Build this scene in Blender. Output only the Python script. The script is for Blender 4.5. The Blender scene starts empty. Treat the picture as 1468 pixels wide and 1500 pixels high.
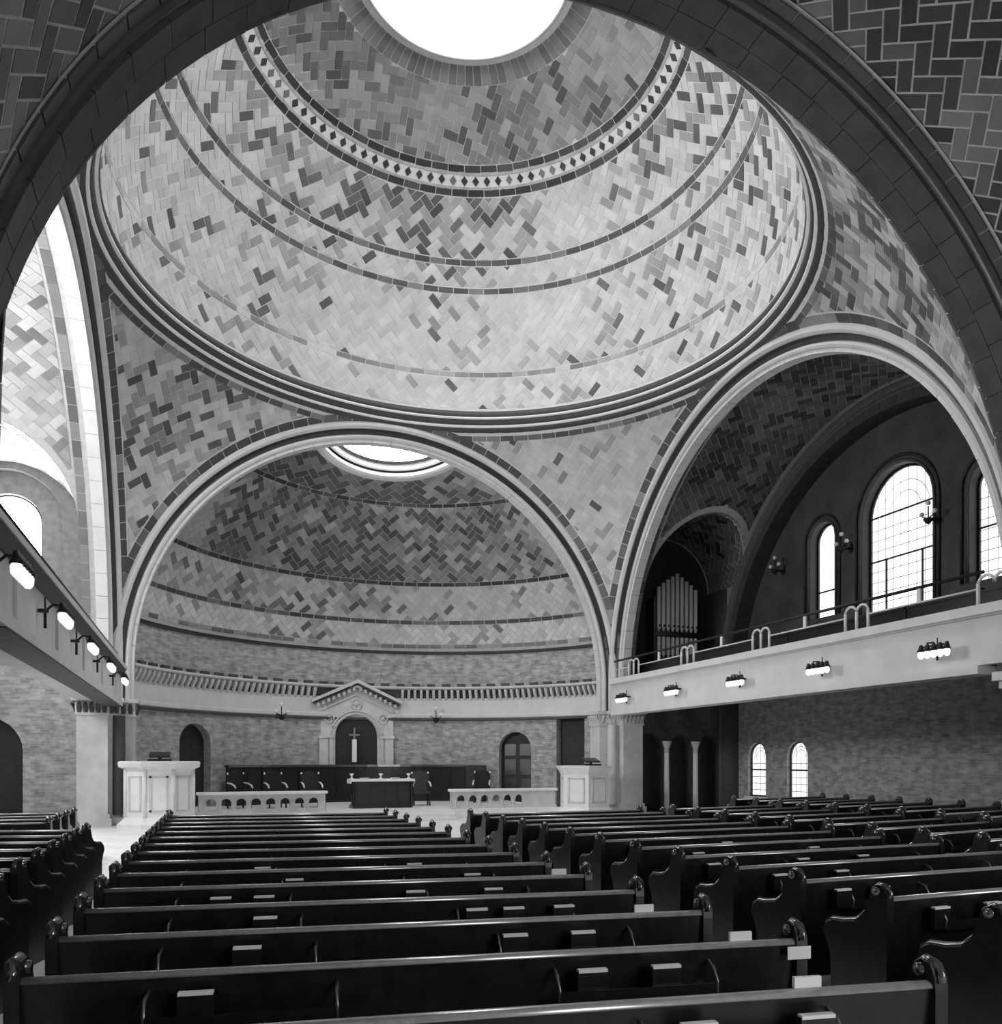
import bpy, math, random
from math import sin, cos, pi, sqrt, radians as rad, atan2, hypot
C = bpy.context.scene.collection
# ---------------------------------------------------------------- camera, world, exposure
FPX, PX, PY, YAW = 1212.4, 781.2, 1116.2, 0.3795
CAM = (-5.641, 0.0, 1.80)
cd = bpy.data.cameras.new('camera'); cam = bpy.data.objects.new('camera', cd); C.objects.link(cam)
cd.sensor_fit = 'HORIZONTAL'; cd.sensor_width = 36; cd.lens = FPX*36/1468
cd.shift_x = -(PX-734)/1468; cd.shift_y = (PY-750)/1468; cd.clip_end = 200; cd.clip_start = .05
cam.location = CAM; cam.rotation_euler = (pi/2, 0, -YAW)
bpy.context.scene.camera = cam
w = bpy.data.worlds.new('world'); bpy.context.scene.world = w; w.use_nodes = True
w.node_tree.nodes['Background'].inputs[0].default_value = (.6,.6,.6,1)
w.node_tree.nodes['Background'].inputs[1].default_value = .05
vs = bpy.context.scene.view_settings
vs.view_transform = 'Standard'; vs.look = 'None'; vs.gamma = 1; vs.use_curve_mapping = False
vs.exposure = .85
E_OCULUS, E_APSE, E_WIN_RIGHT, E_WIN_LEFT, E_WIN_LOW, E_REAR_FILL = 9.5, 14., .9, 17., .6, 3.8
# ---------------------------------------------------------------- key sizes
A = 7.9; YC = 18.426; ZC = 4.55; RP = sqrt(2)*7.94
DZ, DR = 13.1, 7.6             # dome centre height, radius
ACY, ACZ, AR = 23.5, 4.5, 8.5  # apse sphere / cylinder
rnd = random.Random(7)
# ---------------------------------------------------------------- materials
def mat(name, col, rough=.7, noise=0, nscale=6, bump=0, bscale=30, attr=False, emit=0, metal=0, spec=.5, ior=1.5):
    m = bpy.data.materials.new(name); m.use_nodes = True; nt = m.node_tree; b = nt.nodes['Principled BSDF']
    N = nt.nodes.new; L = nt.links.new
    b.inputs['Roughness'].default_value = rough; b.inputs['Metallic'].default_value = metal
    b.inputs['Specular IOR Level'].default_value = spec; b.inputs['IOR'].default_value = ior
    b.inputs['Base Color'].default_value = (col, col, col, 1)
    src = None
    if attr:
        a = N('ShaderNodeAttribute'); a.attribute_name = 'shade'; src = a.outputs['Fac']
    tc = N('ShaderNodeTexCoord')
    if noise:
        n = N('ShaderNodeTexNoise'); n.inputs['Scale'].default_value = nscale; n.inputs['Detail'].default_value = 5
        L(tc.outputs['Object'], n.inputs['Vector'])
        mr = N('ShaderNodeMapRange'); mr.inputs[1].default_value = .3; mr.inputs[2].default_value = .7
        mr.inputs[3].default_value = 1-noise; mr.inputs[4].default_value = 1+noise
        L(n.outputs['Fac'], mr.inputs[0])
        mm = N('ShaderNodeMath'); mm.operation = 'MULTIPLY'; L(mr.outputs[0], mm.inputs[0])
        if src: L(src, mm.inputs[1])
        else: mm.inputs[1].default_value = col
        src = mm.outputs[0]
    if src: L(src, b.inputs['Base Color'])
    if bump:
        n = N('ShaderNodeTexNoise'); n.inputs['Scale'].default_value = bscale; n.inputs['Detail'].default_value = 4
        L(tc.outputs['Object'], n.inputs['Vector'])
        bp = N('ShaderNodeBump'); bp.inputs['Strength'].default_value = bump; bp.inputs['Distance'].default_value = .02
        L(n.outputs['Fac'], bp.inputs['Height']); L(bp.outputs[0], b.inputs['Normal'])
    if emit:
        b.inputs['Emission Color'].default_value = (1, 1, 1, 1); b.inputs['Emission Strength'].default_value = emit
    return m
def brick_mat(name, c1, c2, cm, bw=.24, bh=.075):
    m = bpy.data.materials.new(name); m.use_nodes = True; nt = m.node_tree; b = nt.nodes['Principled BSDF']
    N = nt.nodes.new; L = nt.links.new
    uv = N('ShaderNodeUVMap'); uv.uv_map = 'UVMap'
    t = N('ShaderNodeTexBrick'); L(uv.outputs[0], t.inputs['Vector'])
    t.inputs['Scale'].default_value = 1; t.inputs['Brick Width'].default_value = bw; t.inputs['Row Height'].default_value = bh
    t.inputs['Mortar Size'].default_value = .008; t.inputs['Mortar Smooth'].default_value = .3; t.inputs['Bias'].default_value = -.1
    for k, c in (('Color1', c1), ('Color2', c2), ('Mortar', cm)): t.inputs[k].default_value = (c, c, c, 1)
    n = N('ShaderNodeTexNoise'); n.inputs['Scale'].default_value = 3.5; n.inputs['Detail'].default_value = 6; L(uv.outputs[0], n.inputs['Vector'])
    mr = N('ShaderNodeMapRange'); mr.inputs[1].default_value = .3; mr.inputs[2].default_value = .7; mr.inputs[3].default_value = .7; mr.inputs[4].default_value = 1.3
    L(n.outputs['Fac'], mr.inputs[0])
    mx = N('ShaderNodeMix'); mx.data_type = 'RGBA'; mx.blend_type = 'MULTIPLY'; mx.inputs[0].default_value = 1
    L(t.outputs['Color'], mx.inputs[6]); L(mr.outputs[0], mx.inputs[7]); L(mx.outputs[2], b.inputs['Base Color'])
    bp = N('ShaderNodeBump'); bp.inputs['Strength'].default_value = .5; bp.inputs['Distance'].default_value = .01; bp.invert = True
    L(t.outputs['Fac'], bp.inputs['Height']); L(bp.outputs[0], b.inputs['Normal'])
    b.inputs['Roughness'].default_value = .8
    return m
M = dict(
 tile=mat('glazed_tile', .5, .55, noise=.12, nscale=2.5, attr=True),
 mortar=mat('mortar', .66, .9, noise=.08),
 mortar_dim=mat('mortar_dim', .42, .9, noise=.12),
 plaster=mat('plaster', .62, .8, noise=.06, nscale=2, bump=.15),
 stone=mat('pale_stone', .6, .75, noise=.08, nscale=4, bump=.2),
 marble=mat('white_marble', .8, .5, noise=.05, nscale=5),
 terracotta=mat('dark_terracotta', .06, .6, noise=.2, nscale=8),
 bead=mat('pale_bead', .85, .5),
 brick=brick_mat('brick', .42, .24, .38),
 brick_dark=brick_mat('dim_brick', .3, .15, .22),
 wood=mat('dark_varnished_wood', .012, .3, noise=.4, nscale=12, spec=.5),
 wood_gloss=mat('glossy_dark_wood', .03, .2, noise=.3, nscale=15, spec=1.0, ior=1.9), wood_rail_sheen=mat('sheen_tinted_rail', .3, .26, noise=.15, nscale=20, spec=1.0, ior=2.2),  # rail base colour raised to carry the reflected sheen
 iron=mat('black_iron', .015, .5, spec=.3),
 dark=mat('dark_panelling', .02, .6, noise=.3),
 floor=mat('floor_stone', .78, .6, noise=.1, nscale=1.2),
 cloth=mat('white_linen', .8, .9), paper=mat('paper', .85, .8),
 pipe=mat('tin_pipe', .85, .4), globe=mat('frosted_globe', .8, .3),
 glow=mat('lamp_glass', .85, .4, emit=.45),
 lead=mat('lead_came', .25, .6), brass=mat('dull_brass', .3, .35, metal=.8),
)
def glass(name, e): return mat(name, .8, .6, emit=e)
# ---------------------------------------------------------------- mesh builder
class MB:
    def __init__(s): s.v = []; s.f = []; s.sh = []; s.uv = []; s.hasuv = False; s.smooth = []
    def face(s, pts, shade=.5, uv=None, smooth=False):
        n = len(s.v); s.v += [tuple(p) for p in pts]; s.f.append(tuple(range(n, n+len(pts)))); s.sh.append(shade)
        s.smooth.append(smooth)
        if uv: s.hasuv = True; s.uv += uv
        else: s.uv += [(0, 0)]*len(pts)
    def mesh(s, vs_, fs, shade=.5, smooth=False):
        n = len(s.v); s.v += [tuple(p) for p in vs_]
        for f in fs:
            s.f.append(tuple(n+i for i in f)); s.sh.append(shade); s.uv += [(0, 0)]*len(f); s.smooth.append(smooth)
        return s
    def box(s, x0, x1, y0, y1, z0, z1, shade=.5):
        vs_ = [(x, y, z) for z in (z0, z1) for y in (y0, y1) for x in (x0, x1)]
        return s.mesh(vs_, [(0,2,3,1),(4,5,7,6),(0,1,5,4),(2,6,7,3),(0,4,6,2),(1,3,7,5)], shade)
    def bbox(s, x0, x1, y0, y1, z0, z1, b=.01):
        # box with chamfered top and vertical edges (24-ish faces)
        def ring(z, i): return [(x0+i+b, y0+i, z), (x1-i-b, y0+i, z), (x1-i, y0+i+b, z), (x1-i, y1-i-b, z), (x1-i-b, y1-i, z), (x0+i+b, y1-i, z), (x0+i, y1-i-b, z), (x0+i, y0+i+b, z)]
        R = [ring(z0, 0), ring(z1-b, 0), ring(z1, b)]
        vs_ = [p for r in R for p in r]; fs = []
        for k in range(2):
            for i in range(8): fs.append((k*8+i, k*8+(i+1) % 8, (k+1)*8+(i+1) % 8, (k+1)*8+i))
        fs += [tuple(range(16, 24)), tuple(range(7, -1, -1))]
        return s.mesh(vs_, fs)
    def prism(s, pts, a, b, axis='x', shade=.5, smooth=False):
        # polygon pts (p,q) extruded along axis from a to b
        def P(p, q, t): return {'x': (t, p, q), 'y': (p, t, q), 'z': (p, q, t)}[axis]
        n = len(pts); vs_ = [P(p, q, a) for p, q in pts]+[P(p, q, b) for p, q in pts]
        s.mesh(vs_, [(i, (i+1) % n, n+(i+1) % n, n+i) for i in range(n)], shade, smooth)
        m0 = len(s.v)-2*n
        s.f += [tuple(range(m0+n-1, m0-1, -1)), tuple(range(m0+n, m0+2*n))]; s.sh += [shade]*2; s.smooth += [False]*2
        s.uv += [(0, 0)]*(2*n)
        return s
    def tube(s, path, r, n=8, shade=.5, rr=None):
        rings = []
        for i, p in enumerate(path):
            a = path[max(0, i-1)]; b = path[min(len(path)-1, i+1)]
            d = [b[k]-a[k] for k in range(3)]; l = sqrt(sum(x*x for x in d)); d = [x/l for x in d] if l > 1e-9 else [0, 0, 1]
            up = (0, 0, 1) if abs(d[2]) < .9 else (1, 0, 0)
            x = (d[1]*up[2]-d[2]*up[1], d[2]*up[0]-d[0]*up[2], d[0]*up[1]-d[1]*up[0]); l = sqrt(sum(q*q for q in x)); x = [q/l for q in x]
            y = (d[1]*x[2]-d[2]*x[1], d[2]*x[0]-d[0]*x[2], d[0]*x[1]-d[1]*x[0])
            R = rr[i] if rr else r
            rings.append([tuple(p[k]+R*(cos(2*pi*j/n)*x[k]+sin(2*pi*j/n)*y[k]) for k in range(3)) for j in range(n)])
        vs_ = [p for g in rings for p in g]; m = len(rings)
        fs = [(i*n+j, i*n+(j+1) % n, (i+1)*n+(j+1) % n, (i+1)*n+j) for i in range(m-1) for j in range(n)]
        fs += [tuple(range(n-1, -1, -1)), tuple((m-1)*n+j for j in range(n))]
        return s.mesh(vs_, fs, shade, True)
    def lathe(s, prof, c=(0, 0, 0), n=16, a0=0, a1=2*pi, shade=.5, smooth=True):
        full = abs(a1-a0-2*pi) < 1e-6; k = n if full else n+1
        vs_ = []
        for j in range(k):
            a = a0+(a1-a0)*j/n
            for r, z in prof: vs_.append((c[0]+r*cos(a), c[1]+r*sin(a), c[2]+z))
        m = len(prof); fs = []
        for j in range(n):
            j2 = (j+1) % k
            for i in range(m-1): fs.append((j*m+i, j2*m+i, j2*m+i+1, j*m+i+1))
        return s.mesh(vs_, fs, shade, smooth)
    def data(s, name, m):
        me = bpy.data.meshes.new(name); me.from_pydata(s.v, [], s.f)
        at = me.attributes.new('shade', 'FLOAT', 'FACE'); at.data.foreach_set('value', s.sh)
        me.polygons.foreach_set('use_smooth', s.smooth)
        if s.hasuv:
            u = me.uv_layers.new(name='UVMap'); u.data.foreach_set('uv', [c for p in s.uv for c in p])
        me.materials.append(m); me.update()
        return me
    def build(s, name, m, parent=None, **kw):
        o = bpy.data.objects.new(name, s.data(name, m)); C.objects.link(o)
        if parent: o.parent = parent
        for k, v in kw.items(): o[k] = v
        return o
def thing(name, label, cat, loc=(0, 0, 0), rz=0, group=None):
    o = bpy.data.objects.new(name, None); C.objects.link(o); o.location = loc; o.rotation_euler = (0, 0, rz)
    o.empty_display_size = .1
    o['label'] = label; o['category'] = cat
    if group: o['group'] = group
    return o
def struct(name, mb, m, label): return mb.build(name, m, None, kind='structure', label=label)
def dup(root, loc, rz, label, group=None, sub=None):
    r = root.copy(); C.objects.link(r); r.location = loc; r.rotation_euler = (0, 0, rz); r['label'] = label
    if group: r['group'] = group
    def rec(src, dst):
        for ch in list(src.children):
            c = ch.copy(); C.objects.link(c); c.parent = dst; rec(ch, c)
    if sub is None: rec(root, r)
    return r
# ---------------------------------------------------------------- herringbone tiling of a curved surface
def vnoise(x, y, z, k=0):
    def h(i, j, l):
        n = (i*374761393+j*668265263+l*2147483647+k*974711) & 0xffffffff
        n = ((n ^ (n >> 13))*1274126177) & 0xffffffff
        return ((n ^ (n >> 16)) & 0xffff)/65535
    i, j, l = math.floor(x), math.floor(y), math.floor(z); u, v, w_ = x-i, y-j, z-l
    u, v, w_ = [t*t*(3-2*t) for t in (u, v, w_)]
    r = 0
    for a in (0, 1):
        for b in (0, 1):
            for c in (0, 1):
                r += h(i+a, j+b, l+c)*(u if a else 1-u)*(v if b else 1-v)*(w_ if c else 1-w_)
    return r
def screen(p):
    x = p[0]-CAM[0]; y = p[1]-CAM[1]; c, s = cos(YAW), sin(YAW); d = x*s+y*c; r = x*c-y*s
    if d < .3: return None
    return PX+FPX*r/d, PY-FPX*(p[2]-CAM[2])/d, d
def clip(poly, g):
    out = []; n = len(poly); val = [g(*p) for p in poly]
    if min(val) >= 0: return poly
    if max(val) <= 0: return []
    for i in range(n):
        a, b = poly[i], poly[(i+1) % n]; ga, gb = val[i], val[(i+1) % n]
        if ga >= 0: out.append(a)
        if (ga > 0) != (gb > 0) and ga != gb:
            t = ga/(ga-gb); out.append((a[0]+(b[0]-a[0])*t, a[1]+(b[1]-a[1])*t))
    return out if len(out) > 2 else []
def area(p): return abs(sum(p[i][0]*p[(i+1) % len(p)][1]-p[(i+1) % len(p)][0]*p[i][1] for i in range(len(p))))/2
def herring(u0, u1, v0, v1, W, ang, gap, clips):
    cu, cv = (u0+u1)/2, (v0+v1)/2; R = hypot(u1-u0, v1-v0)/2+2*W; n = int(R/W)+3
    ca, sa = cos(ang), sin(ang); res = []; g = gap/2
    box = [lambda u, v: u-u0, lambda u, v: u1-u, lambda u, v: v-v0, lambda u, v: v1-v]
    for j in range(-n, n+1):
        m0 = (-n-j)//4-1
        for m in range(m0, m0+n//2+4):
            x = j+4*m
            for (a, b, c, d) in ((x, j, x+2, j+1), (x+3, j, x+4, j+2)):
                a, b, c, d = a*W+g, b*W+g, c*W-g, d*W-g
                mx, my = (a+c)/2, (b+d)/2
                if hypot(mx, my) > R: continue
                poly = [(cu+p*ca-q*sa, cv+p*sa+q*ca) for p, q in ((a, b), (c, b), (c, d), (a, d))]
                for f in box+clips:
                    poly = clip(poly, f)
                    if not poly: break
                if poly and area(poly) > .15*W*W: res.append(poly)
    return res
def row_u(u0, u1, v, wid, ln, gap, off=0):
    n = max(1, round((u1-u0)/ln)); l = (u1-u0)/n
    return [[(u0+i*l+gap/2, v-wid/2), (u0+(i+1)*l-gap/2, v-wid/2), (u0+(i+1)*l-gap/2, v+wid/2), (u0+i*l+gap/2, v+wid/2)] for i in range(n)]
def add_tile(mb, S, poly, h, shade):
    top = [S(u, v, h) for u, v in poly]; bot = [S(u, v, -.01) for u, v in poly]; n = len(poly)
    mb.mesh(top+bot, [tuple(range(n))]+[(i, n+i, n+(i+1) % n, (i+1) % n) for i in range(n)], shade)
class Tiles:
    "collects tiles of one vault; the largest in the picture become parts, the rest one part"
    def __init__(s): s.t = []
    def add(s, S, polys, shade, h=.009):
        for p in polys:
            cu = sum(q[0] for q in p)/len(p); cv = sum(q[1] for q in p)/len(p); c = S(cu, cv, 0)
            s.t.append((S, p, h+rnd.uniform(-.003, .004), shade(c) if callable(shade) else shade, c))
    def build(s, parent, limit=290, vis=None, name='tile'):
        sc = []
        for k, (S, p, h, sh, c) in enumerate(s.t):
            pp = [screen(S(u, v, 0)) for u, v in p]
            if None in pp: sc.append((0, k)); continue
            cx, cy = sum(q[0] for q in pp)/len(pp), sum(q[1] for q in pp)/len(pp)
            ok = 0 < cx < 1468 and 0 < cy < 1500 and (vis is None or vis(cx, cy, c))
            sc.append((area([(q[0], q[1]) for q in pp]) if ok else 0, k))
        sc.sort(reverse=True); big = {k for a, k in sc[:limit] if a > 25}
        rest = MB()
        for k, (S, p, h, sh, c) in enumerate(s.t):
            if k in big:
                mb = MB(); add_tile(mb, S, p, h, sh); mb.build(name, M['tile'], parent)
            else: add_tile(rest, S, p, h, sh)
        if rest.f: rest.build(name+'_field', M['tile'], parent, kind='stuff')
def shader(light, dark, prob, cl=.45, k=0, fn=None):
    "per tile burn: pale tiles with dark ones in drifts"
    def f(c):
        n = vnoise(c[0]*cl, c[1]*cl, c[2]*cl, k); p = prob if fn is None else fn(c)
        p = p*max(0, min(2.2, (n-.25)*2.6))
        if rnd.random() < p: return dark*rnd.uniform(.7, 1.5)
        if rnd.random() < .06+p*1.6: return (light*.5+dark*.5)*rnd.uniform(.8, 1.25)
        return light*rnd.uniform(.88, 1.1)
    return f
def backing(S, u0, u1, v0, v1, st, clips, h=0):
    mb = MB(); nu = max(1, math.ceil((u1-u0)/st)); nv = max(1, math.ceil((v1-v0)/st))
    for i in range(nu):
        for j in range(nv):
            a, b = u0+(u1-u0)*i/nu, u0+(u1-u0)*(i+1)/nu; c, d = v0+(v1-v0)*j/nv, v0+(v1-v0)*(j+1)/nv
            p = [(a, c), (b, c), (b, d), (a, d)]
            for f in clips:
                p = clip(p, f)
                if not p: break
            if p: mb.face([S(u, v, h) for u, v in p], smooth=False)
    return mb
# sphere mapping about a centre: azimuth strips (u=az*R*cosm, v=lat*R)
def sph_strip(cx, cy, cz, R, latm):
    k = R*cos(latm)
    def S(u, v, h):
        a, l = u/k, v/R; r = R-h
        return (cx+r*cos(l)*cos(a), cy+r*cos(l)*sin(a), cz+r*sin(l))
    return S
def sph_az(cx, cy, cz, R, az, lat):
    "azimuthal equidistant patch about the direction az, lat; u runs east, v north"
    e = (-sin(az), cos(az), 0); n_ = (-sin(lat)*cos(az), -sin(lat)*sin(az), cos(lat)); d = (cos(lat)*cos(az), cos(lat)*sin(az), sin(lat))
    def S(u, v, h):
        q = hypot(u, v); t = q/R; sx = sin(t)/q if q > 1e-6 else 1/R; r = R-h
        return tuple(c+r*(cos(t)*d[i]+sx*(u*e[i]+v*n_[i])) for i, c in enumerate((cx, cy, cz)))
    return S

# ================================================================= SETTING
# ---- floor
mb = MB(); mb.box(-13.2, 13.2, -6, 26.4, -.2, 0); mb.box(-9, 9, 26.4, 34, -.2, 0)
floor = struct('floor', mb, M['floor'], 'pale stone floor showing in the aisles between the pews')
# ---- main dome
def lat_v(d): return rad(d)*DR
dome = MB(); prof = [(DR*cos(rad(l)), DR*sin(rad(l))) for l in [i*70.6/30 for i in range(31)]]
dome.lathe(prof, (0, YC, DZ), 96, smooth=True)
dome_o = struct('ceiling', dome, M['mortar'], 'large central dome lined with herringbone tiles around a round skylight')
T = Tiles()
def domeprob(c):
    l = math.degrees(math.asin(min(1, (c[2]-DZ)/DR)))
    return .04+.30*min(1, max(0, (l-8)/45))
dsh = shader(.56, .10, .25, fn=domeprob)
dsh2 = shader(.33, .11, .42, k=3)
Z45 = pi/4
for lo, hi in ((1.0, 8.2), (9.7, 26.3), (27.9, 32.0), (33.6, 45.4)):
    S = sph_strip(0, YC, DZ, DR, rad((lo+hi)/2)); U = pi*DR*cos(rad((lo+hi)/2))
    T.add(S, herring(-U*.3, U*1.3, lat_v(lo), lat_v(hi), .222, Z45, .022, []), dsh)
for lat, wd, dk in ((8.95, .14, .26), (27.05, .15, .1), (32.8, .15, .08), (46.3, .17, .035), (50.8, .17, .035)):
    S = sph_strip(0, YC, DZ, DR, rad(lat)); U = pi*DR*cos(rad(lat))
    T.add(S, row_u(-U, U, lat_v(lat), wd, .47, .02), (lambda c, d=dk: d*rnd.choice((.8, 1, 1.1, 1.5, 2.2))))
# diamond band
S = sph_strip(0, YC, DZ, DR, rad(48.5)); U = pi*DR*cos(rad(48.5)); n = 96; vm = lat_v(48.55)
dm, tri = [], []
for i in range(n):
    u = -U+2*U*(i+.5)/n; q = .098; p = U/n-.008; e = .145
    dm.append([(u-q, vm), (u, vm-q*1.25), (u+q, vm), (u, vm+q*1.25)])
    tri.append([(u-p, vm-e*1.55), (u+p, vm-e*1.55), (u+p, vm-e), (u-p, vm-e)])
    tri.append([(u-p, vm+e), (u+p, vm+e), (u+p, vm+e*1.55), (u-p, vm+e*1.55)])
T.add(S, dm, lambda c: .035*rnd.choice((1, 1, 1, 1.4, 5)), h=.014); T.add(S, tri, lambda c: .42*rnd.uniform(.85, 1.1))
# cap above the diamond band: laid square, not radially
S = sph_az(0, YC, DZ, DR, -pi/2, pi/2)
rin, rout = rad(90-65.6)*DR, rad(90-51.7)*DR
T.add(S, herring(-5.2, 5.2, -5.2, 5.2, .222, 0, .018, [lambda u, v: rout-hypot(u, v), lambda u, v: hypot(u, v)-rin]), dsh2)
# radial bricks round the skylight
S = sph_strip(0, YC, DZ, DR, rad(67.5)); U = pi*DR*cos(rad(67.5)); n = 84; q = U/n
T.add(S, [[(-U+2*q*i+.012, lat_v(65.8)), (-U+2*q*(i+1)-.012, lat_v(65.8)), (-U+2*q*(i+1)-.012, lat_v(69.3)), (-U+2*q*i+.012, lat_v(69.3))] for i in range(n)], lambda c: .22*rnd.uniform(.7, 1.3))
def dome_vis(x, y, c): return c[1] > YC-2 and y > 20 and not (x < 420 and y < 190-.45*x) and c[2] > DZ+.2
T.build(dome_o, 300, dome_vis)
# skylight: kerb, glass, bars
zo = DZ+DR*sin(rad(70.6)); ro = DR*cos(rad(70.6))
sk = MB(); sk.lathe([(ro+.02, -.06), (ro-.05, -.1), (ro-.1, -.04), (ro-.1, .25), (ro+.1, .3)], (0, YC, zo), 64)
win = struct('window_1', sk, M['plaster'], 'round skylight glowing white at the crown of the dome')
g = MB(); g.lathe([(0.001, 0), (ro-.08, -.0)], (0, YC, zo+.2), 64); g.build('glass_pane', glass('skylight_glass', E_OCULUS), win)
# ---- dome cornice rings
for k, (pr, m, nm) in enumerate((
    ([(7.66, 13.16), (7.53, 13.12), (7.5, 13.0), (7.56, 12.93), (7.7, 12.96)], 'terracotta', 'cove'),
    ([(7.58, 12.96), (7.53, 12.935), (7.53, 12.895), (7.62, 12.88)], 'bead', 'bead'),
    ([(7.60, 12.9), (7.60, 12.84), (7.64, 12.75), (7.72, 12.72), (7.8, 12.74)], 'terracotta', 'cove'),
    ([(7.73, 12.76), (7.675, 12.73), (7.68, 12.68), (7.76, 12.66)], 'bead', 'bead'),
    ([(7.74, 12.68), (7.75, 12.6), (7.84, 12.57), (7.9, 12.54)], 'terracotta', 'cove'))):
    r = MB(); r.lathe(pr, (0, YC, 0), 128)
    if k == 0: ring_o = struct('trim_1', r, M[m], 'dark and pale stepped cornice ring at the foot of the dome')
    else: r.build(nm, M[m], ring_o)
# ---- pendentives
for k, az in enumerate((rad(45), rad(135), rad(-45), rad(-135))):
    S = sph_az(0, YC, ZC, RP, az, rad(36)); lim = 7.93
    def gx(u, v, S=S, l=lim): return l-abs(S(u, v, 0)[0])
    def gy(u, v, S=S, l=lim): return l-abs(S(u, v, 0)[1]-YC)
    def gz(u, v, S=S): return 12.62-S(u, v, 0)[2]
    bk = backing(S, -7, 7, -8, 4, .5, [gx, gy, gz])
    side = ('behind the right of the apse arch', 'above the left gallery pier', 'by the right edge of the near arch', 'hidden at the near left')[k]
    po = struct('ceiling', bk, M['mortar'], 'curved triangular tiled pendentive under the dome, '+side)
    T = Tiles(); w1 = .32
    T.add(S, herring(-7, 7, -8, 4, .222, (Z45 if k in (0, 1) else 0), .018,
        [lambda u, v: gx(u, v)-w1, lambda u, v: gy(u, v)-w1, lambda u, v: gz(u, v)-.26]),
        shader(.56, .11, (.10, .25, .45, .3)[k], k=5+k, fn=(lambda c, k=k: ((.10, .22, .5, .3)[k])*(.4+1.0*max(0, c[2]-8)/4))))
    # tile rows along both arches and under the ring
    sx = 1 if cos(az) > 0 else -1; sy = 1 if sin(az) > 0 else -1
    def SA(u, v, h, sx=sx, sy=sy):   # along the side arch (plane of constant x), u = angle*r
        x = 7.93-v; r = sqrt(RP*RP-x*x)-h; t = u/7.94; return (sx*(x-h*.7), YC+sy*r*cos(t), ZC+r*sin(t))
    def SB(u, v, h, sx=sx, sy=sy):
        y = 7.93-v; r = sqrt(RP*RP-y*y)-h; t = u/7.94; return (sx*r*cos(t), YC+sy*(y-h*.7), ZC+r*sin(t))
    for SS in (SA, SB):
        T.add(SS, row_u(.35, 7.94*rad(84), .2, .17, .46, .022), lambda c: .07*rnd.choice((1, 1, 1.3, 2, 4)))
    SR = sph_strip(0, YC, ZC, RP, rad(45)); vv = RP*math.asin((12.62-.20-ZC)/RP); kq = RP*cos(rad(45))
    T.add(SR, row_u((az-rad(36))*kq, (az+rad(36))*kq, vv, .17, .46, .022), lambda c: .08*rnd.choice((1, 1, 1.3, 2, 3)))
    T.build(po, 290, lambda x, y, c: True)
# ---- arches round the crossing
Tn = dict(north=lambda h, d, z: (h, YC+A+d, z), south=lambda h, d, z: (-h, YC-A-d, z),
          east=lambda h, d, z: (A+d, YC-h, z), west=lambda h, d, z: (-A-d, YC+h, z))
def arch_path(r, n=64, z0=3.62, zc=ZC):
    p = [(-r, z0, -1, 0), ] if z0 < zc else []
    p += [(-r*cos(pi*i/n), zc+r*sin(pi*i/n), -cos(pi*i/n), sin(pi*i/n)) for i in range(n+1)]
    if z0 < zc: p.append((r, z0, 1, 0))
    return p
def sweep(Tf, prof, z0=3.62, zc=ZC, n=72):
    "prof: list of (r, d) open profile"
    mb = MB(); P = arch_path(1, n, 0, 0); rows = []
    def pt(r, d, i):
        if i == 0: return Tf(-r, d, z0)
        if i == n+2: return Tf(r, d, z0)
        a = pi*(i-1)/n; return Tf(-r*cos(a), d, zc+r*sin(a))
    m = len(prof); vs_ = [pt(r, d, i) for i in range(n+3) for r, d in prof]
    mb.mesh(vs_, [(i*m+j, (i+1)*m+j, (i+1)*m+j+1, i*m+j+1) for i in range(n+2) for j in range(m-1)])
    return mb
def blocks(Tf, r0, r1, d0, d1, pitch, parent, m, name='voussoir', gap=.012, zc=ZC, a0=0, a1=pi, shade=None):
    n = round((a1-a0)*r0/pitch)
    for i in range(n):
        g = gap/2/r0; b0 = a0+(a1-a0)*i/n+g; b1 = a0+(a1-a0)*(i+1)/n-g; bm = (b0+b1)/2; j = rnd.uniform(-.004, .004)
        vs_ = [Tf(-r*cos(a), d, zc+r*sin(a)) for a in (b0, bm, b1) for r, d in ((r0+j, d0), (r1, d0), (r1, d1), (r0+j, d1))]
        fs = [(k*4+q, k*4+(q+1) % 4, (k+1)*4+(q+1) % 4, (k+1)*4+q) for k in (0, 1) for q in range(4)]+[(3, 2, 1, 0), (8, 9, 10, 11)]
        mb = MB(); mb.mesh(vs_, fs, shade() if shade else .5); mb.build(name, m, parent)
lab = dict(north='rounded moulded arch framing the apse', east='rounded moulded arch framing the right transept', west='rounded moulded arch framing the left transept', south='broad dark arch of stone slabs overhead nearest the viewer')
for k, (side, Tf) in enumerate(Tn.items()):
    if side == 'south': continue
    o = struct('trim_%d' % (2+k), sweep(Tf, [(8.1, -.03), (8.06, -.09), (7.99, -.12), (7.92, -.1), (7.87, -.04), (7.86, .02)]), M['plaster'], lab[side])
    sweep(Tf, [(7.86, .0), (7.86, .16), (7.74, .17)]).build('groove', M['terracotta'], o)
    sweep(Tf, [(7.75, .19), (7.71, .12), (7.65, .10), (7.6, .14), (7.59, .2)]).build('roll_moulding', M['plaster'], o)
    blocks(Tf, 7.5, 7.75, .2, .5, .62, o, M['plaster'])
    for s in (-1, 1):
        leg = MB(); q = sorted((s*7.5, s*7.8)); pts = [Tf(h, d, z) for z in (3.6, ZC) for h, d in ((q[0], .2), (q[1], .2), (q[1], .5), (q[0], .5))]
        leg.mesh(pts, [(0,1,2,3),(4,5,6,7),(0,1,5,4),(1,2,6,5),(2,3,7,6),(3,0,4,7)]); leg.build('jamb_block', M['plaster'], o)
    sweep(Tf, [(7.62, .5), (8.2, .5)]).build('back_face', M['plaster'], o)
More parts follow.
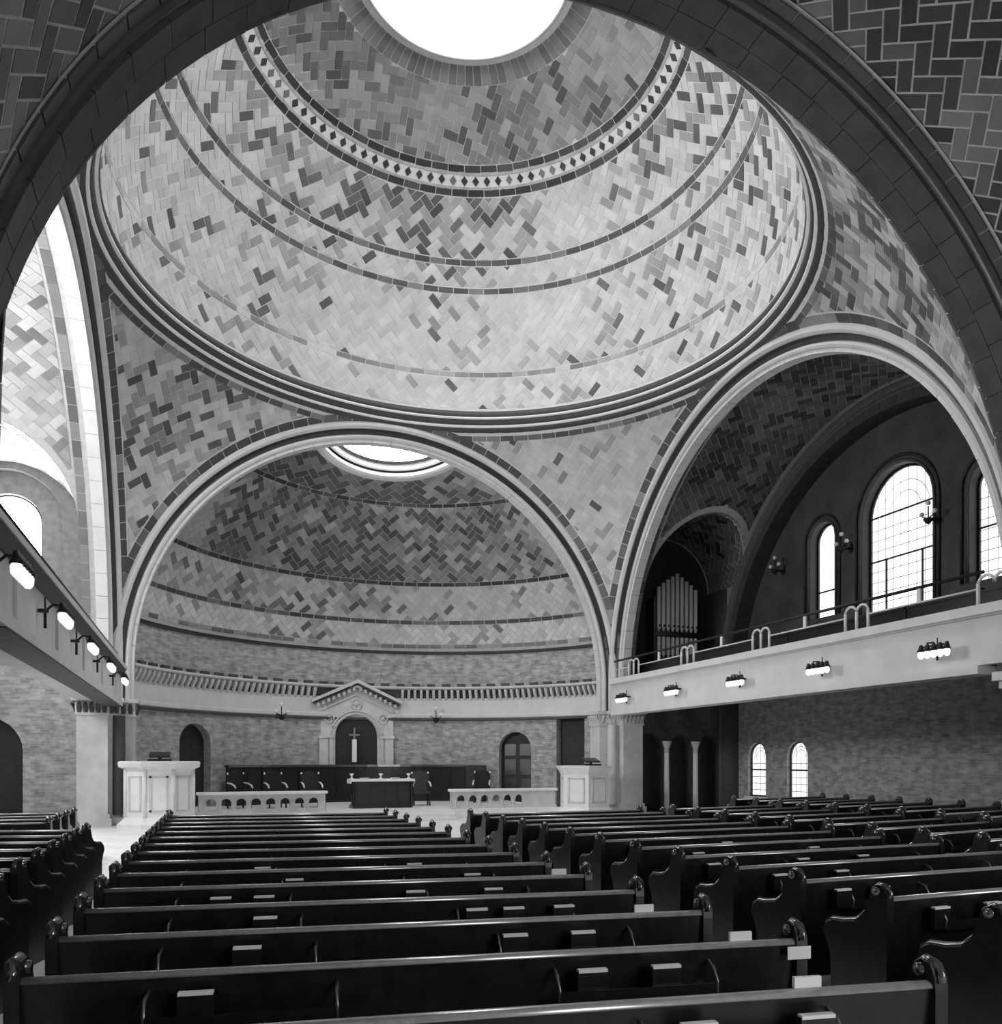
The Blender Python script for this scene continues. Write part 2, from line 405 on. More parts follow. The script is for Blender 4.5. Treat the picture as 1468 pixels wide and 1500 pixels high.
# near arch: slabs, groove, tile band
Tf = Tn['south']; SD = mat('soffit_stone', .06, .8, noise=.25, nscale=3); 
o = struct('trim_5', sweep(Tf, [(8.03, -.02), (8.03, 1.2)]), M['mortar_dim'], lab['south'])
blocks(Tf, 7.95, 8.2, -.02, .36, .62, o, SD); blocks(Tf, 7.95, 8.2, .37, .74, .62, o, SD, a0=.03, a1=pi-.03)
sweep(Tf, [(8.0, .74), (8.12, .76), (8.12, .84), (8.03, .86)]).build('groove', M['terracotta'], o)
sweep(Tf, [(8.03, .84), (7.97, .86), (7.95, .9), (7.98, .95), (8.04, .96)]).build('roll_moulding', SD, o)
blocks(Tf, 8.0, 8.2, .97, 1.14, .47, o, M['tile'], 'tile', .025, shade=lambda: .05*rnd.choice((1, 1, 1.4)))
# ---- near barrel vault over the viewer
NV = 8.05
def SN(u, v, h): t = u/NV; r = NV-h; return (-r*cos(t), v, ZC+r*sin(t))
y1 = YC-A-1.17
bk = backing(SN, 0, pi*NV, -6, y1, .6, [])
nv = struct('ceiling', bk, M['mortar_dim'], 'herringbone tiled barrel vault overhead at the upper right corner')
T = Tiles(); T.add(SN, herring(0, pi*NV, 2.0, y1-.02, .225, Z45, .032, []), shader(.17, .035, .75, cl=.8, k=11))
T.build(nv, 300, lambda x, y, c: True)
# ---- side transept vaults
NX, NZ, NR = 10.75, 8.35, 1.97
def side_vault(sgn, shade, label, tilek):
    R = 7.92
    def S(u, v, h): t = u/R; r = R-h; return (sgn*v, YC+r*cos(t), ZC+r*sin(t))   # t=0 is the north springing
    def hole(u, v):
        p = S(u, v, 0); return (hypot(p[0]-sgn*NX, p[2]-NZ)-NR if p[2] > NZ else abs(p[0]-sgn*NX)-NR) if p[1] > YC else 1
    bk = backing(S, 0, pi*R, A+.5, 12.42, .28, [hole])
    o = struct('ceiling', bk, M['mortar_dim'], label)
    T = Tiles()
    T.add(S, herring(.0, pi*R, A+.95, 12.2, .222, Z45, .018, [lambda u, v: hole(u, v)-.16]), shade)
    # plain rows at both edges
    T.add(S, row_u(0, pi*R, A+.78, .2, .47, .02), lambda c: .1*rnd.choice((1, 1.5, 2)))
    # tiles round the niche opening
    n = 22; ring = []
    for i in range(n):
        a = pi*(i+.5)/n
        ring.append(a)
    # niche barrel
    def SNI(u, v, h): t = u/NR; r = NR-h; return (sgn*NX+r*cos(t), v, NZ+r*sin(t))
    def inside(u, v):
        p = SNI(u, v, 0); z = p[2]-ZC; return (p[1]-YC)-sqrt(max(0, R*R-z*z))
    nb = backing(SNI, 0, pi*NR, YC+4, 27.6, .3, [inside]); nb.build('niche_vault', M['mortar'], o)
    T2 = T; T2.add(SNI, herring(0, pi*NR, YC+4, 27.5, .222, Z45, .018, [lambda u, v: inside(u, v)-.2]), shade)
    ed = []
    for i in range(26):
        a0, a1 = pi*NR*i/26+.012, pi*NR*(i+1)/26-.012
        def yy(u): z = SNI(u, 0, 0)[2]-ZC; return YC+sqrt(max(0, R*R-z*z))
        ed.append([(a0, yy(a0)+.0), (a1, yy(a1)+.0), (a1, yy(a1)+.17), (a0, yy(a0)+.17)])
    T2.add(SNI, ed, lambda c: .3*rnd.uniform(.7, 1.2))
    T.build(o, 290, lambda x, y, c: True)
    return o
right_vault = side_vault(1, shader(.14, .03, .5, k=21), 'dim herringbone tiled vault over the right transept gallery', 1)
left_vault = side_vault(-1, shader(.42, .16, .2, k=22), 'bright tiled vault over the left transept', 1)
# ---- walls with arched openings
def wall(Tf, u0, u1, z0, z1, ops, m, name, label, depth=.3, top=None, struct_=True, parent=None, st=.25, jamb=None, cills=True):
    """Tf(u, z, d)->xyz (d into the wall).  ops: (centre, half width, sill, spring) - spring None = flat head given by 5th"""
    us = set([u0, u1]); n = max(1, int((u1-u0)/st))
    for i in range(n+1): us.add(u0+(u1-u0)*i/n)
    for o in ops:
        k = 14
        for i in range(k+1): us.add(o[0]-o[1]*cos(pi*i/k))
    us = sorted(u for u in us if u0-1e-6 <= u <= u1+1e-6); mb = MB(); jb = MB() if jamb else mb
    def head(o, u):
        if o[3] is None: return o[4]
        q = 1-((u-o[0])/o[1])**2; return o[3]+o[1]*sqrt(max(0, q))
    def quad(a, b, za0, za1, zb0, zb1, d=0):
        if za1-za0 < 1e-4 and zb1-zb0 < 1e-4: return
        nz = max(1, int((max(za1, zb1)-min(za0, zb0))/3)) if curved else 1
        mb.face([Tf(a, za0, d), Tf(b, zb0, d), Tf(b, zb1, d), Tf(a, za1, d)], uv=[(a, za0), (b, zb0), (b, zb1), (a, za1)])
    curved = False
    T_ = (lambda u: z1) if top is None else top
    for a, b in zip(us, us[1:]):
        if b-a < 1e-5: continue
        mid = (a+b)/2; here = sorted([o for o in ops if abs(mid-o[0]) < o[1]], key=lambda o: o[2]); za = zb = z0
        for o in here:
            quad(a, b, za, max(za, o[2]), zb, max(zb, o[2]))
            za, zb = head(o, a), head(o, b)
            # reveal under the head, and sill
            jb.face([Tf(a, za, 0), Tf(b, zb, 0), Tf(b, zb, depth), Tf(a, za, depth)], uv=[(a, 0), (b, 0), (b, depth), (a, depth)])
            jb.face([Tf(a, o[2], 0), Tf(b, o[2], 0), Tf(b, o[2], depth), Tf(a, o[2], depth)], uv=[(a, 0), (b, 0), (b, depth), (a, depth)])
        quad(a, b, za, max(za, T_(a)), zb, max(zb, T_(b)))
    for o in ops:
        for s in (-1, 1):
            u = o[0]+s*o[1]; zt = head(o, u)
            jb.face([Tf(u, o[2], 0), Tf(u, zt, 0), Tf(u, zt, depth), Tf(u, o[2], depth)], uv=[(0, o[2]), (0, zt), (depth, zt), (depth, o[2])])
    o_ = struct(name, mb, m, label) if struct_ else mb.build(name, m, parent)
    if jamb and jb.f and struct_: jb.build('reveal', jamb, o_)
    return o_
def window(n, Tf, c, hw, sill, spring, d, e, label, bars=(), frame=.07, grid=(0, 0), outer=True):
    "arched window set at depth d behind the wall face"
    def pts(r, k=20): return [(c-r, sill+(hw-r))]+[(c-r*cos(pi*i/k), spring+r*sin(pi*i/k)) for i in range(k+1)]+[(c+r, sill+(hw-r))]
    a, b = pts(hw), pts(hw-frame); mb = MB(); m = len(a)
    for i in range(m):
        j = (i+1) % m
        mb.face([Tf(*a[i], d-.06), Tf(*a[j], d-.06), Tf(*b[j], d-.06), Tf(*b[i], d-.06)]); mb.face([Tf(*b[i], d-.06), Tf(*b[j], d-.06), Tf(*b[j], d), Tf(*b[i], d)])
    w_ = struct('window_%d' % n, mb, M['wood'], label)
    g = MB(); g.face([Tf(*p, d) for p in b]); g.build('glass_pane', glass('window_glass_%d' % n, e), w_)
    def bar(u0, z0, u1, z1, t, mt, nm):
        q = MB(); L = hypot(u1-u0, z1-z0); nx, nz = -(z1-z0)/L*t/2, (u1-u0)/L*t/2
        f = [(u0+nx, z0+nz), (u1+nx, z1+nz), (u1-nx, z1-nz), (u0-nx, z0-nz)]
        vs_ = [Tf(*p, d-.045) for p in f]+[Tf(*p, d-.002) for p in f]
        q.mesh(vs_, [(0,1,2,3),(0,1,5,4),(1,2,6,5),(2,3,7,6),(3,0,4,7)]); q.build(nm, mt, w_)
    for bb in bars: bar(*bb, .05, M['wood'], 'glazing_bar')
    if grid[0]:
        q = MB(); cm = []
        for i in range(1, grid[0]):
            u = c-hw+2*hw*i/grid[0]; cm.append((u, sill, u, spring+sqrt(max(0, hw*hw-(u-c)**2))))
        for i in range(1, grid[1]):
            z = sill+(spring-sill)*i/grid[1]; cm.append((c-hw, z, c+hw, z))
        for u0, z0, u1, z1 in cm:
            t = .011; dx, dz = (t, 0) if u0 == u1 else (0, t)
            q.face([Tf(u0-dx, z0-dz, d-.01), Tf(u0+dx, z0-dz, d-.01) if dx else Tf(u1, z1-dz, d-.01), Tf(u1+dx, z1+dz, d-.01), Tf(u1-dx, z1+dz, d-.01) if dx else Tf(u0, z0+dz, d-.01)])
        for rr in (.45, .68):   # curved cames in the head
            for i in range(16):
                a0, a1 = pi*i/16, pi*(i+1)/16; r0, r1 = hw*rr-.011, hw*rr+.011
                q.face([Tf(c+r*cos(a), spring+r*sin(a), d-.01) for a, r in ((a0, r0), (a1, r0), (a1, r1), (a0, r1))])
        q.build('leading', M['lead'], w_, kind='stuff')
    return w_
# end walls of the transepts (lunette), x = +-13.05
XW = 13.05
TE = lambda u, z, d: (XW+d, u, z)
TW = lambda u, z, d: (-XW-d, u, z)
def ltop(u): return ZC+sqrt(max(0, 7.6**2-(u-YC)**2)) if abs(u-YC) < 7.6 else 5
lun_ops = [(YC, 1.32, 6.3, 9.13), (21.5, .585, 6.5, 9.0), (15.36, .585, 6.5, 9.0)]
for Tf, nm, m, lb in ((TE, 'wall_east', M['brick_dark'], 'dim plastered end wall of the right transept with three arched windows'), (TW, 'wall_west', M['brick'], 'end wall of the left transept with arched windows')):
    low = [(24.93, .52, .55, 1.98), (22.73, .52, .55, 1.98)]
    wall(Tf, YC-7.9, YC+7.9, 0, 4.6, low, M['brick'], nm+'_lower', lb.replace('end wall', 'brick lower wall').replace('three arched', 'two small arched').replace('dim plastered ', ''), .2)
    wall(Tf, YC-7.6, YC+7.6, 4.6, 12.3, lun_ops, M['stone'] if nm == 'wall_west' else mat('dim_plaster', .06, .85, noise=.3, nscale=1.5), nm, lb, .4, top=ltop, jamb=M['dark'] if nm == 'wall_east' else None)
k = 2
for Tf, e, sd in ((TE, E_WIN_RIGHT, 'right'), (TW, E_WIN_LEFT, 'left')):
    window(k, Tf, YC, 1.32, 6.3, 9.13, .35, e, 'large round-headed leaded window in the %s transept end wall' % sd,
        bars=((YC-1.28, 9.2, YC+1.28, 9.2), (YC-1.28, 7.87, YC+1.28, 7.87), (YC+.68, 6.3, YC+.68, 7.87), (YC-.66, 6.3, YC-.66, 7.87)), grid=(9, 9) if sd == 'right' else (0, 0))
    window(k+1, Tf, 21.5, .585, 6.5, 9.0, .35, e, 'narrow round-headed window left of the large one, %s transept' % sd, bars=((20.95, 7.4, 22.05, 7.4),))
    window(k+2, Tf, 15.36, .585, 6.5, 9.0, .35, e, 'narrow round-headed window right of the large one, %s transept' % sd, bars=((14.8, 7.95, 15.9, 7.95),), grid=(4, 9) if sd == 'right' else (0, 0))
    k += 3
for Tf, sd in ((TE, 'right'), (TW, 'left')):
    for u, q in ((24.93, 'left'), (22.73, 'right')):
        window(k, Tf, u, .52, .55, 1.98, .18, E_WIN_LOW, 'small arched leaded window under the %s gallery, %s one of two' % (sd, q), bars=((u-.5, 1.52, u+.5, 1.52),), frame=.05, grid=(4, 6)); k += 1
        if sd == 'right':
            s_ = MB(); s_.box(XW-.12, XW+.02, u-.62, u+.62, .36, .54); s_.build('window_sill', M['marble'], bpy.data.objects['window_%d' % (k-1)])
# end arch band between vault and lunette wall, window hoods
for sgn, nm in ((1, 'right'), (-1, 'left')):
    Tf = (lambda h, d, z: (12.4+d, YC-h, z)) if sgn > 0 else (lambda h, d, z: (-12.4-d, YC+h, z))
    o = struct('trim_%d' % (6 if sgn > 0 else 7), sweep(Tf, [(7.95, 0), (7.86, -.05), (7.8, 0), (7.72, .03), (7.66, .0), (7.6, .02)], 0), M['terracotta'] if sgn > 0 else M['plaster'], 'moulded end arch closing the %s transept vault' % nm)
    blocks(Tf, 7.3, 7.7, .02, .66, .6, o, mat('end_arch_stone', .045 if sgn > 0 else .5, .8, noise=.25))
    sweep(Tf, [(7.6, .02), (7.6, .66)], 0).build('soffit', M['terracotta'], o)
    if sgn > 0:
        for u, hw, sp, si in ((YC, 1.32, 9.13, 6.3), (21.5, .585, 9.0, 6.5), (15.36, .585, 9.0, 6.5)):
            for r0, mm in ((hw+.06, 'terracotta'), (hw+.22, 'dark')):
                q = MB(); path = [(XW-.02, u-r0, si)]+[(XW-.02, u-r0*cos(pi*i/18), sp+r0*sin(pi*i/18)) for i in range(19)]+[(XW-.02, u+r0, si)]
                q.tube(path, .05, 6); q.build('hood_mould', M[mm], o)
# transept side walls (north, y = 26.33), either side of the crossing
YN = YC+A+.02
TNR = lambda u, z, d: (u, YN+d, z)
ops = [(9.42, .48, 0, 2.35), (10.72, .44, 0, 2.35), (11.95, .47, 0, 2.35)]
def ntop(u):
    return 8.0
wall(TNR, 8.3, XW, 0, 4.3, ops, mat('shaded_wall', .05, .9, noise=.3), 'wall_north_right', 'wall coloured dark for shade beneath the right gallery, with three dark doorways', .4)  # gallery shade put into the wall colour
wall(lambda u, z, d: (-u, YN+d, z), 8.3, XW, 0, 4.9, [(11.2, .95, 0, 2.1)], M['brick'], 'wall_north_left', 'brick wall with a dark arched doorway beneath the left gallery', .4)
for s, z0 in ((1, 4.3), (-1, 4.9)):
    Tq = (lambda u, z, d: (u, YN+d, z)) if s > 0 else (lambda u, z, d: (-u, YN+d, z))
    wall(Tq, 8.3, XW, z0, ZC+.1, [], M['stone'], 'wall_north_gallery', 'plain wall strip above the gallery floor', .1) if z0 < ZC else None
    # niche box: side walls, back wall
    nb = MB()
    for x in (NX-NR, NX+NR): nb.box(*sorted((s*x, s*(x+.02*(1 if x > NX else -1)))), YN-.02, 27.6, 4.62, NZ)
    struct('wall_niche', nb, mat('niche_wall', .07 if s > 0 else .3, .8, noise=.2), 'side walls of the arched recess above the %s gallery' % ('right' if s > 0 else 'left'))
    if s > 0:
        b = MB(); b.box(NX-NR, NX+NR, 27.6, 27.7, 4.62, NZ+NR); struct('wall_organ', b, M['dark'], 'dark back wall behind the organ pipes')
    else:
        Tb = lambda u, z, d: (-u, 27.3+d, z)
        o = wall(Tb, NX-NR, NX+NR, 4.4, NZ+NR+.1, [(NX, 1.32, 4.6, 8.8)], mat('recess_stone', .2, .8, noise=.2), 'wall_niche_back', 'stepped recess wall round the left gallery window', .3)
        wall(lambda u, z, d: (-u, 27.6+d, z), NX-1.5, NX+1.5, 4.4, 10.4, [(NX, .78, 4.7, 8.72)], mat('inner_recess_stone', .25, .8, noise=.2), 'inner_recess', '', .25, struct_=False, parent=o)
        window(k, lambda u, z, d: (-u, 27.6+d, z), NX, .78, 4.7, 8.72, .2, E_WIN_LEFT, 'round-headed bright window in the recess over the left gallery', frame=.05); k += 1
# dark sheets stand for the unlit rooms behind the doorways
for x0, x1, nm in ((8.6, 13, 'right'), (-13, -9.6, 'left')):
    b = MB(); b.box(x0, x1, YN+.4, YN+.5, 0, 3.4)
    struct('door_%d' % (1 if nm == 'right' else 2), b, M['dark'], 'dark sheet for the unlit space behind the %s wall under the gallery' % nm)
# bases and small capitals between the three doorways
for i, x in enumerate((10.09, 11.32, 12.58)):
    t = thing('wall_shaft', 'slender pale shaft between dark doorways under the right gallery, %s' % ('nearest the pier', 'middle one', 'next to the small windows')[i], 'column', (x, YN-.06, 0), 0, 'shafts between the doorways')
    MB().lathe([(.1, .1), (.09, 2.15)], n=10).build('shaft', M['marble'], t)
    MB().lathe([(.065, 2.15), (.1, 2.2), (.09, 2.28), (.17, 2.5), (.18, 2.56), (0, 2.56)], n=10).build('capital', M['stone'], t)
    MB().lathe([(0, 0), (.13, 0), (.13, .08), (.08, .12)], n=10).build('base', M['stone'], t)
# ---- piers at the crossing corners
def pier(sx, sy, label):
    pts = [(7.5, 8.12), (7.86, 8.12), (7.86, 7.86), (8.12, 7.86), (8.12, 7.5), (8.9, 7.5), (8.9, 8.9), (7.5, 8.9)]
    if sy < 0: pts = [(7.98, 7.86), (8.12, 7.86), (8.12, 7.5), (8.9, 7.5), (8.9, 8.9), (7.98, 8.9)]
    P = [(sx*x, YC+sy*y) for x, y in pts]
    if sx*sy < 0: P.reverse()
    mb = MB(); mb.prism(P, 0, 3.2, 'z')
    o = struct('wall_pier', mb, M['stone'], label)
    # grow outwards for base and capital
    cx, cy = sx*8.25, YC+sy*8.25
    def grow(k): return [(x+(k if (x-cx) > 0 else -k), y+(k if (y-cy) > 0 else -k)) for x, y in P]
    for nm, z0, z1, g_ in (('base', 0, .22, .1), ('base', .22, .34, .05), ('necking', 3.1, 3.17, .04), ('abacus', 3.5, 3.62, .12)):
        MB().prism(grow(g_), z0, z1, 'z').build(nm, M['stone'], o)
    MB().prism(grow(.03), 3.17, 3.5, 'z').build('capital_bell', M['stone'], o)
    # carved leaves on the faces that look to the crossing
    for i in range(len(P)):
        a, b = P[i], P[(i+1) % len(P)]; L = hypot(b[0]-a[0], b[1]-a[1]); nx, ny = (b[1]-a[1])/L, -(b[0]-a[0])/L
        n = max(1, round(L/.16))
        for j in range(n):
            t = (j+.5)/n; x, y = a[0]+(b[0]-a[0])*t, a[1]+(b[1]-a[1])*t
            lf = MB(); pr = []
            for zz, of, wd in ((3.18, .035, .05), (3.3, .06, .07), (3.42, .13, .05), (3.47, .1, .02)):
                tx, ty = (b[0]-a[0])/L*wd, (b[1]-a[1])/L*wd
                pr.append([(x+nx*of-tx, y+ny*of-ty, zz), (x+nx*(of+.03), y+ny*(of+.03), zz), (x+nx*of+tx, y+ny*of+ty, zz)])
            vs_ = [p for r in pr for p in r]
            lf.mesh(vs_, [(q*3+c_, q*3+c_+1, q*3+c_+4, q*3+c_+3) for q in range(3) for c_ in (0, 1)]); lf.build('carved_leaf', M['terracotta'] if sx < 0 else M['stone'], o)
    # nook shaft in the corner towards the crossing
    if sy > 0: MB().lathe([(.17, .3), (.16, 3.12)], (sx*7.87, YC+sy*7.87, 0), n=12).build('nook_shaft', M['terracotta'] if sx < 0 else M['stone'], o)
    return o
pier(1, 1, 'pale clustered pier with leaf capital right of the apse'); pier(-1, 1, 'pale clustered pier with dark leaf capital left of the apse')
pier(1, -1, 'pale clustered pier just beyond the right edge'); pier(-1, -1, 'clustered pier at the near left, out of view')
# masonry behind the pendentive corners closes the gaps to the vaults
# ---- apse
def Tap(u, z, d):   # u = arc length along the wall from the centre line, positive to the right
    a = u/AR; r = AR+d; return (r*sin(a), ACY+r*cos(a), z)
def ang(x): return AR*math.asin(x/AR)
UE = AR*math.acos(3.05/AR)
ap_ops = [(ang(-5.9), .66, 0, 2.42), (ang(5.55), .66, 0, 2.30), (ang(-.2), .81, .3, 2.76), (ang(7.1), .62, 0, None, 3.46)]
aw = wall(Tap, -UE, UE, 0, 6.15, ap_ops, M['brick'], 'wall_north', 'curved brick apse wall with arched doorways', .35)
# dark backs of the openings, panelled doors
for i, (c, hw, top_) in enumerate(((ang(-5.9), .7, 3.2), (ang(5.55), .7, 3.1), (ang(7.1), .7, 3.6))):
    b = MB(); 
    for q in range(4):
        u0, u1 = c-hw+2*hw*q/4, c-hw+2*hw*(q+1)/4; b.face([Tap(u0, 0, .34), Tap(u1, 0, .34), Tap(u1, top_, .34), Tap(u0, top_, .34)])
    d_ = struct('door_%d' % (3+i), b, M['dark'], ('dark arched door left of the apse', 'dark panelled arched door right of the altar niche', 'tall dark opening beside the right pier')[i])
    if i == 1:
        for z0, z1 in ((.5, 1.15), (1.3, 1.9), (2.05, 2.5)):
            for s in (-.3, .3):
                p = MB(); p.mesh([Tap(c+s-.22, z0, .31), Tap(c+s+.22, z0, .31), Tap(c+s+.22, z1, .31), Tap(c+s-.22, z1, .31), Tap(c+s-.22, z0, .34), Tap(c+s+.22, z0, .34), Tap(c+s+.22, z1, .34), Tap(c+s-.22, z1, .34)],
                    [(0,1,2,3),(0,1,5,4),(1,2,6,5),(2,3,7,6),(3,0,4,7)]); p.build('door_panel', M['wood_gloss'], d_)
# frieze, cornice, corbels
def band(prof, u0=-UE, u1=UE, n=80):
    "prof (d, z): d positive into the room"
    mb = MB(); m = len(prof); vs_ = [Tap(u0+(u1-u0)*i/n, z, -d) for i in range(n+1) for d, z in prof]
    mb.mesh(vs_, [(i*m+j, (i+1)*m+j, (i+1)*m+j+1, i*m+j+1) for i in range(n) for j in range(m-1)]); return mb
fr = struct('trim_8', band([(0, 3.5), (.05, 3.5), (.08, 3.54), (.08, 3.64), (.04, 3.68), (.04, 4.6)]), M['plaster'], 'pale plaster frieze and corbel cornice around the apse')
band([(0, 3.41), (.1, 3.42), (.1, 3.5), (0, 3.5)]).build('dark_fillet', M['terracotta'], fr)  # dark band at the foot of the frieze
band([(.04, 4.6), (.3, 4.62), (.33, 4.66), (.33, 4.71), (.0, 4.73)]).build('cornice_shelf', M['plaster'], fr)
band([(.045, 4.28), (.05, 4.28), (.05, 4.6)]).build('corbel_shadow_band', M['terracotta'], fr)  # shelf shadow painted as a dark band behind the corbels
n = 84
for i in range(n):
    u = -UE+2*UE*(i+.5)/n
    if abs(u-ang(-.2)) < 1.6: continue
    q = MB(); f = []
    for d, z in ((.05, 4.2), (.12, 4.28), (.24, 4.48), (.27, 4.6)): f.append((d, z))
    vs_ = [Tap(u-.05, 4.6, -.04), Tap(u+.05, 4.6, -.04)]+[Tap(u+s, z, -d) for d, z in f for s in (-.05, .05)]
    q.mesh(vs_, [(2, 3, 5, 4), (4, 5, 7, 6), (6, 7, 9, 8), (0, 2, 4, 6, 8), (1, 3, 5, 7, 9)]); q.build('corbel', M['stone'], fr)
for i in range(34):
    u = -UE+2*UE*(i+.5)/34
    q = MB(); vs_ = [Tap(u+a, z, -d) for z in (4.73, 4.82) for a, d in ((-.16, .3), (.16, .3), (.16, .18), (-.16, .18))]
    q.mesh(vs_, [(0,1,5,4),(1,2,6,5),(2,3,7,6),(3,0,4,7),(4,5,6,7)]); q.build('cresting_block', M['terracotta'], fr)
# upper string course where the half dome springs
sc = struct('trim_9', band([(0, 6.0), (.05, 6.0), (.1, 6.05), (.1, 6.12), (.02, 6.16)]), M['terracotta'], 'dark string course under the apse half dome')
# half dome
def lat_a(z): return math.asin((z-ACZ)/AR)*AR
YCUT = YC+A+.5
SKA, SKB = rad(16), rad(18.2)
skd = (0, sin(SKA), cos(SKA))
def sk_ang(p):
    v = (p[0], p[1]-ACY, p[2]-ACZ); l = sqrt(sum(q*q for q in v)); return math.acos(min(1, (v[1]*skd[1]+v[2]*skd[2])/l))
S0 = sph_az(0, ACY, ACZ, AR, pi/2, rad(45))
cutY = lambda u, v, S=S0: S(u, v, 0)[1]-(YCUT-.05)
skc = lambda u, v, S=S0: (sk_ang(S(u, v, 0))-SKB)*AR
zlo = lambda u, v, S=S0: S(u, v, 0)[2]-6.1
bk = backing(S0, -13, 13, -8, 8, .4, [cutY, skc, zlo])
ap = struct('ceiling', bk, M['mortar_dim'], 'apse half dome lined with herringbone tiles in curved bands')
T = Tiles()
zb = [6.28, 7.17, 8.52, 10.92]
ash = [shader(.55, .15, .2, k=31), shader(.48, .12, .35, k=32), shader(.36, .08, .4, k=33), shader(.32, .08, .35, k=34)]
for i in range(4):
    z0 = zb[i]; z1 = zb[i+1] if i < 3 else None
    v0 = lat_a(z0)+(.09); v1 = lat_a(z1)-.09 if z1 else rad(74)*AR
    lm = (v0+v1)/2/AR; S = sph_strip(0, ACY, ACZ, AR, lm); k_ = AR*cos(lm)
    cy = lambda u, v, S=S: S(u, v, 0)[1]-YCUT
    cs = lambda u, v, S=S: (sk_ang(S(u, v, 0))-SKB)*AR-.12
    T.add(S, herring(0, pi*k_, v0, v1, .21, Z45, .018, [cy, cs]), ash[i])
for z, dk in ((6.28, .18), (7.17, .07), (8.52, .035), (10.92, .035)):
    S = sph_strip(0, ACY, ACZ, AR, lat_a(z)/AR); k_ = AR*cos(lat_a(z)/AR)
    rr = [p for p in row_u(.3*k_, (pi-.3)*k_, lat_a(z), .14, .47, .03) if S(*p[0], 0)[1] > YCUT and S(*p[1], 0)[1] > YCUT]
    T.add(S, rr, lambda c, dk=dk: dk*rnd.choice((.7, 1, 1, 1.6, 2.5)))
T.build(ap, 295, lambda x, y, c: True)
# apse skylight: stepped rings and raised glass
def sk_ring(prof, n=64):
    e1 = (1, 0, 0); e2 = (0, cos(SKA), -sin(SKA)); mb = MB(); m = len(prof); pts = []; ok = []
    for i in range(n+1):
        a = 2*pi*i/n
        for b, h in prof:
            r = AR+h; q = [r*(cos(b)*skd[k]+sin(b)*(cos(a)*e1[k]+sin(a)*e2[k])) for k in range(3)]
            pts.append((q[0], q[1]+ACY, q[2]+ACZ))
    fs = [(i*m+j, (i+1)*m+j, (i+1)*m+j+1, i*m+j+1) for i in range(n) for j in range(m-1)]
    fs = [f for f in fs if min(pts[k][1] for k in f) > YCUT-.1]
    mb.mesh(pts, fs); return mb
r_ = rad
w2 = struct('window_%d' % k, sk_ring([(SKB+.01, -.02), (r_(17.6), -.1), (r_(16.9), -.1), (r_(16.7), .02)]), M['marble'], 'low oval skylight with white stepped rings at the top of the apse')
sk_ring([(r_(16.7), .02), (r_(16.6), .12), (r_(16.3), .14)]).build('dark_step', M['terracotta'], w2)
sk_ring([(r_(16.3), .06), (r_(16.1), .02), (r_(15.6), .02), (r_(15.4), .1)]).build('white_ring', M['marble'], w2)
sk_ring([(r_(15.4), .1), (r_(15.3), .2), (r_(14.4), .24)]).build('dark_step', M['terracotta'], w2)
sk_ring([(r_(14.5), .22), (r_(10), .34), (r_(5), .4), (0.001, .42)]).build('glass_pane', glass('apse_skylight_glass', E_APSE), w2)
k += 1
# ---- rear wall with an unseen window added as fill light, near side walls
TR = lambda u, z, d: (-u, -6-d, z)
wall(TR, -NV, NV, 0, 12.6, [(0, 2.4, 1.6, 4.6)], M['stone'], 'wall_south', 'rear wall behind the viewer, opened for the added fill-light window', .3, top=lambda u: ZC+sqrt(max(.01, NV*NV-u*u)))
window(k, TR, 0, 2.4, 1.6, 4.6, .25, E_REAR_FILL, 'unseen arched window added in the rear wall as fill light'); k += 1
for s, nm in ((1, 'wall_nave_right'), (-1, 'wall_nave_left')):
    q = MB(); q.box(*sorted((s*NV, s*(NV+.2))), -6, YC-A-.6, 0, ZC); struct(nm, q, M['brick'], 'plain side wall of the nave behind the viewer, %s side' % ('right' if s > 0 else 'left'))
# south walls of the transepts
for s, nm in ((1, 'right'), (-1, 'left')):
    q = MB(); q.box(*sorted((s*8.3, s*XW)), YC-A-.1, YC-A, 0, ZC+.1); struct('wall_transept', q, M['stone'], 'near side wall of the %s transept' % nm)
bb = MB(); bb.box(XW-.06, XW, YC-7.8, YC+7.8, 0, .25); struct('baseboard_east', bb, M['stone'], 'stone skirting under the right transept wall')
bb = MB(); bb.box(-XW, -8.95, YN-.06, YN, 0, .3); struct('baseboard_north', bb, M['marble'], 'pale skirting of the brick wall under the left gallery')
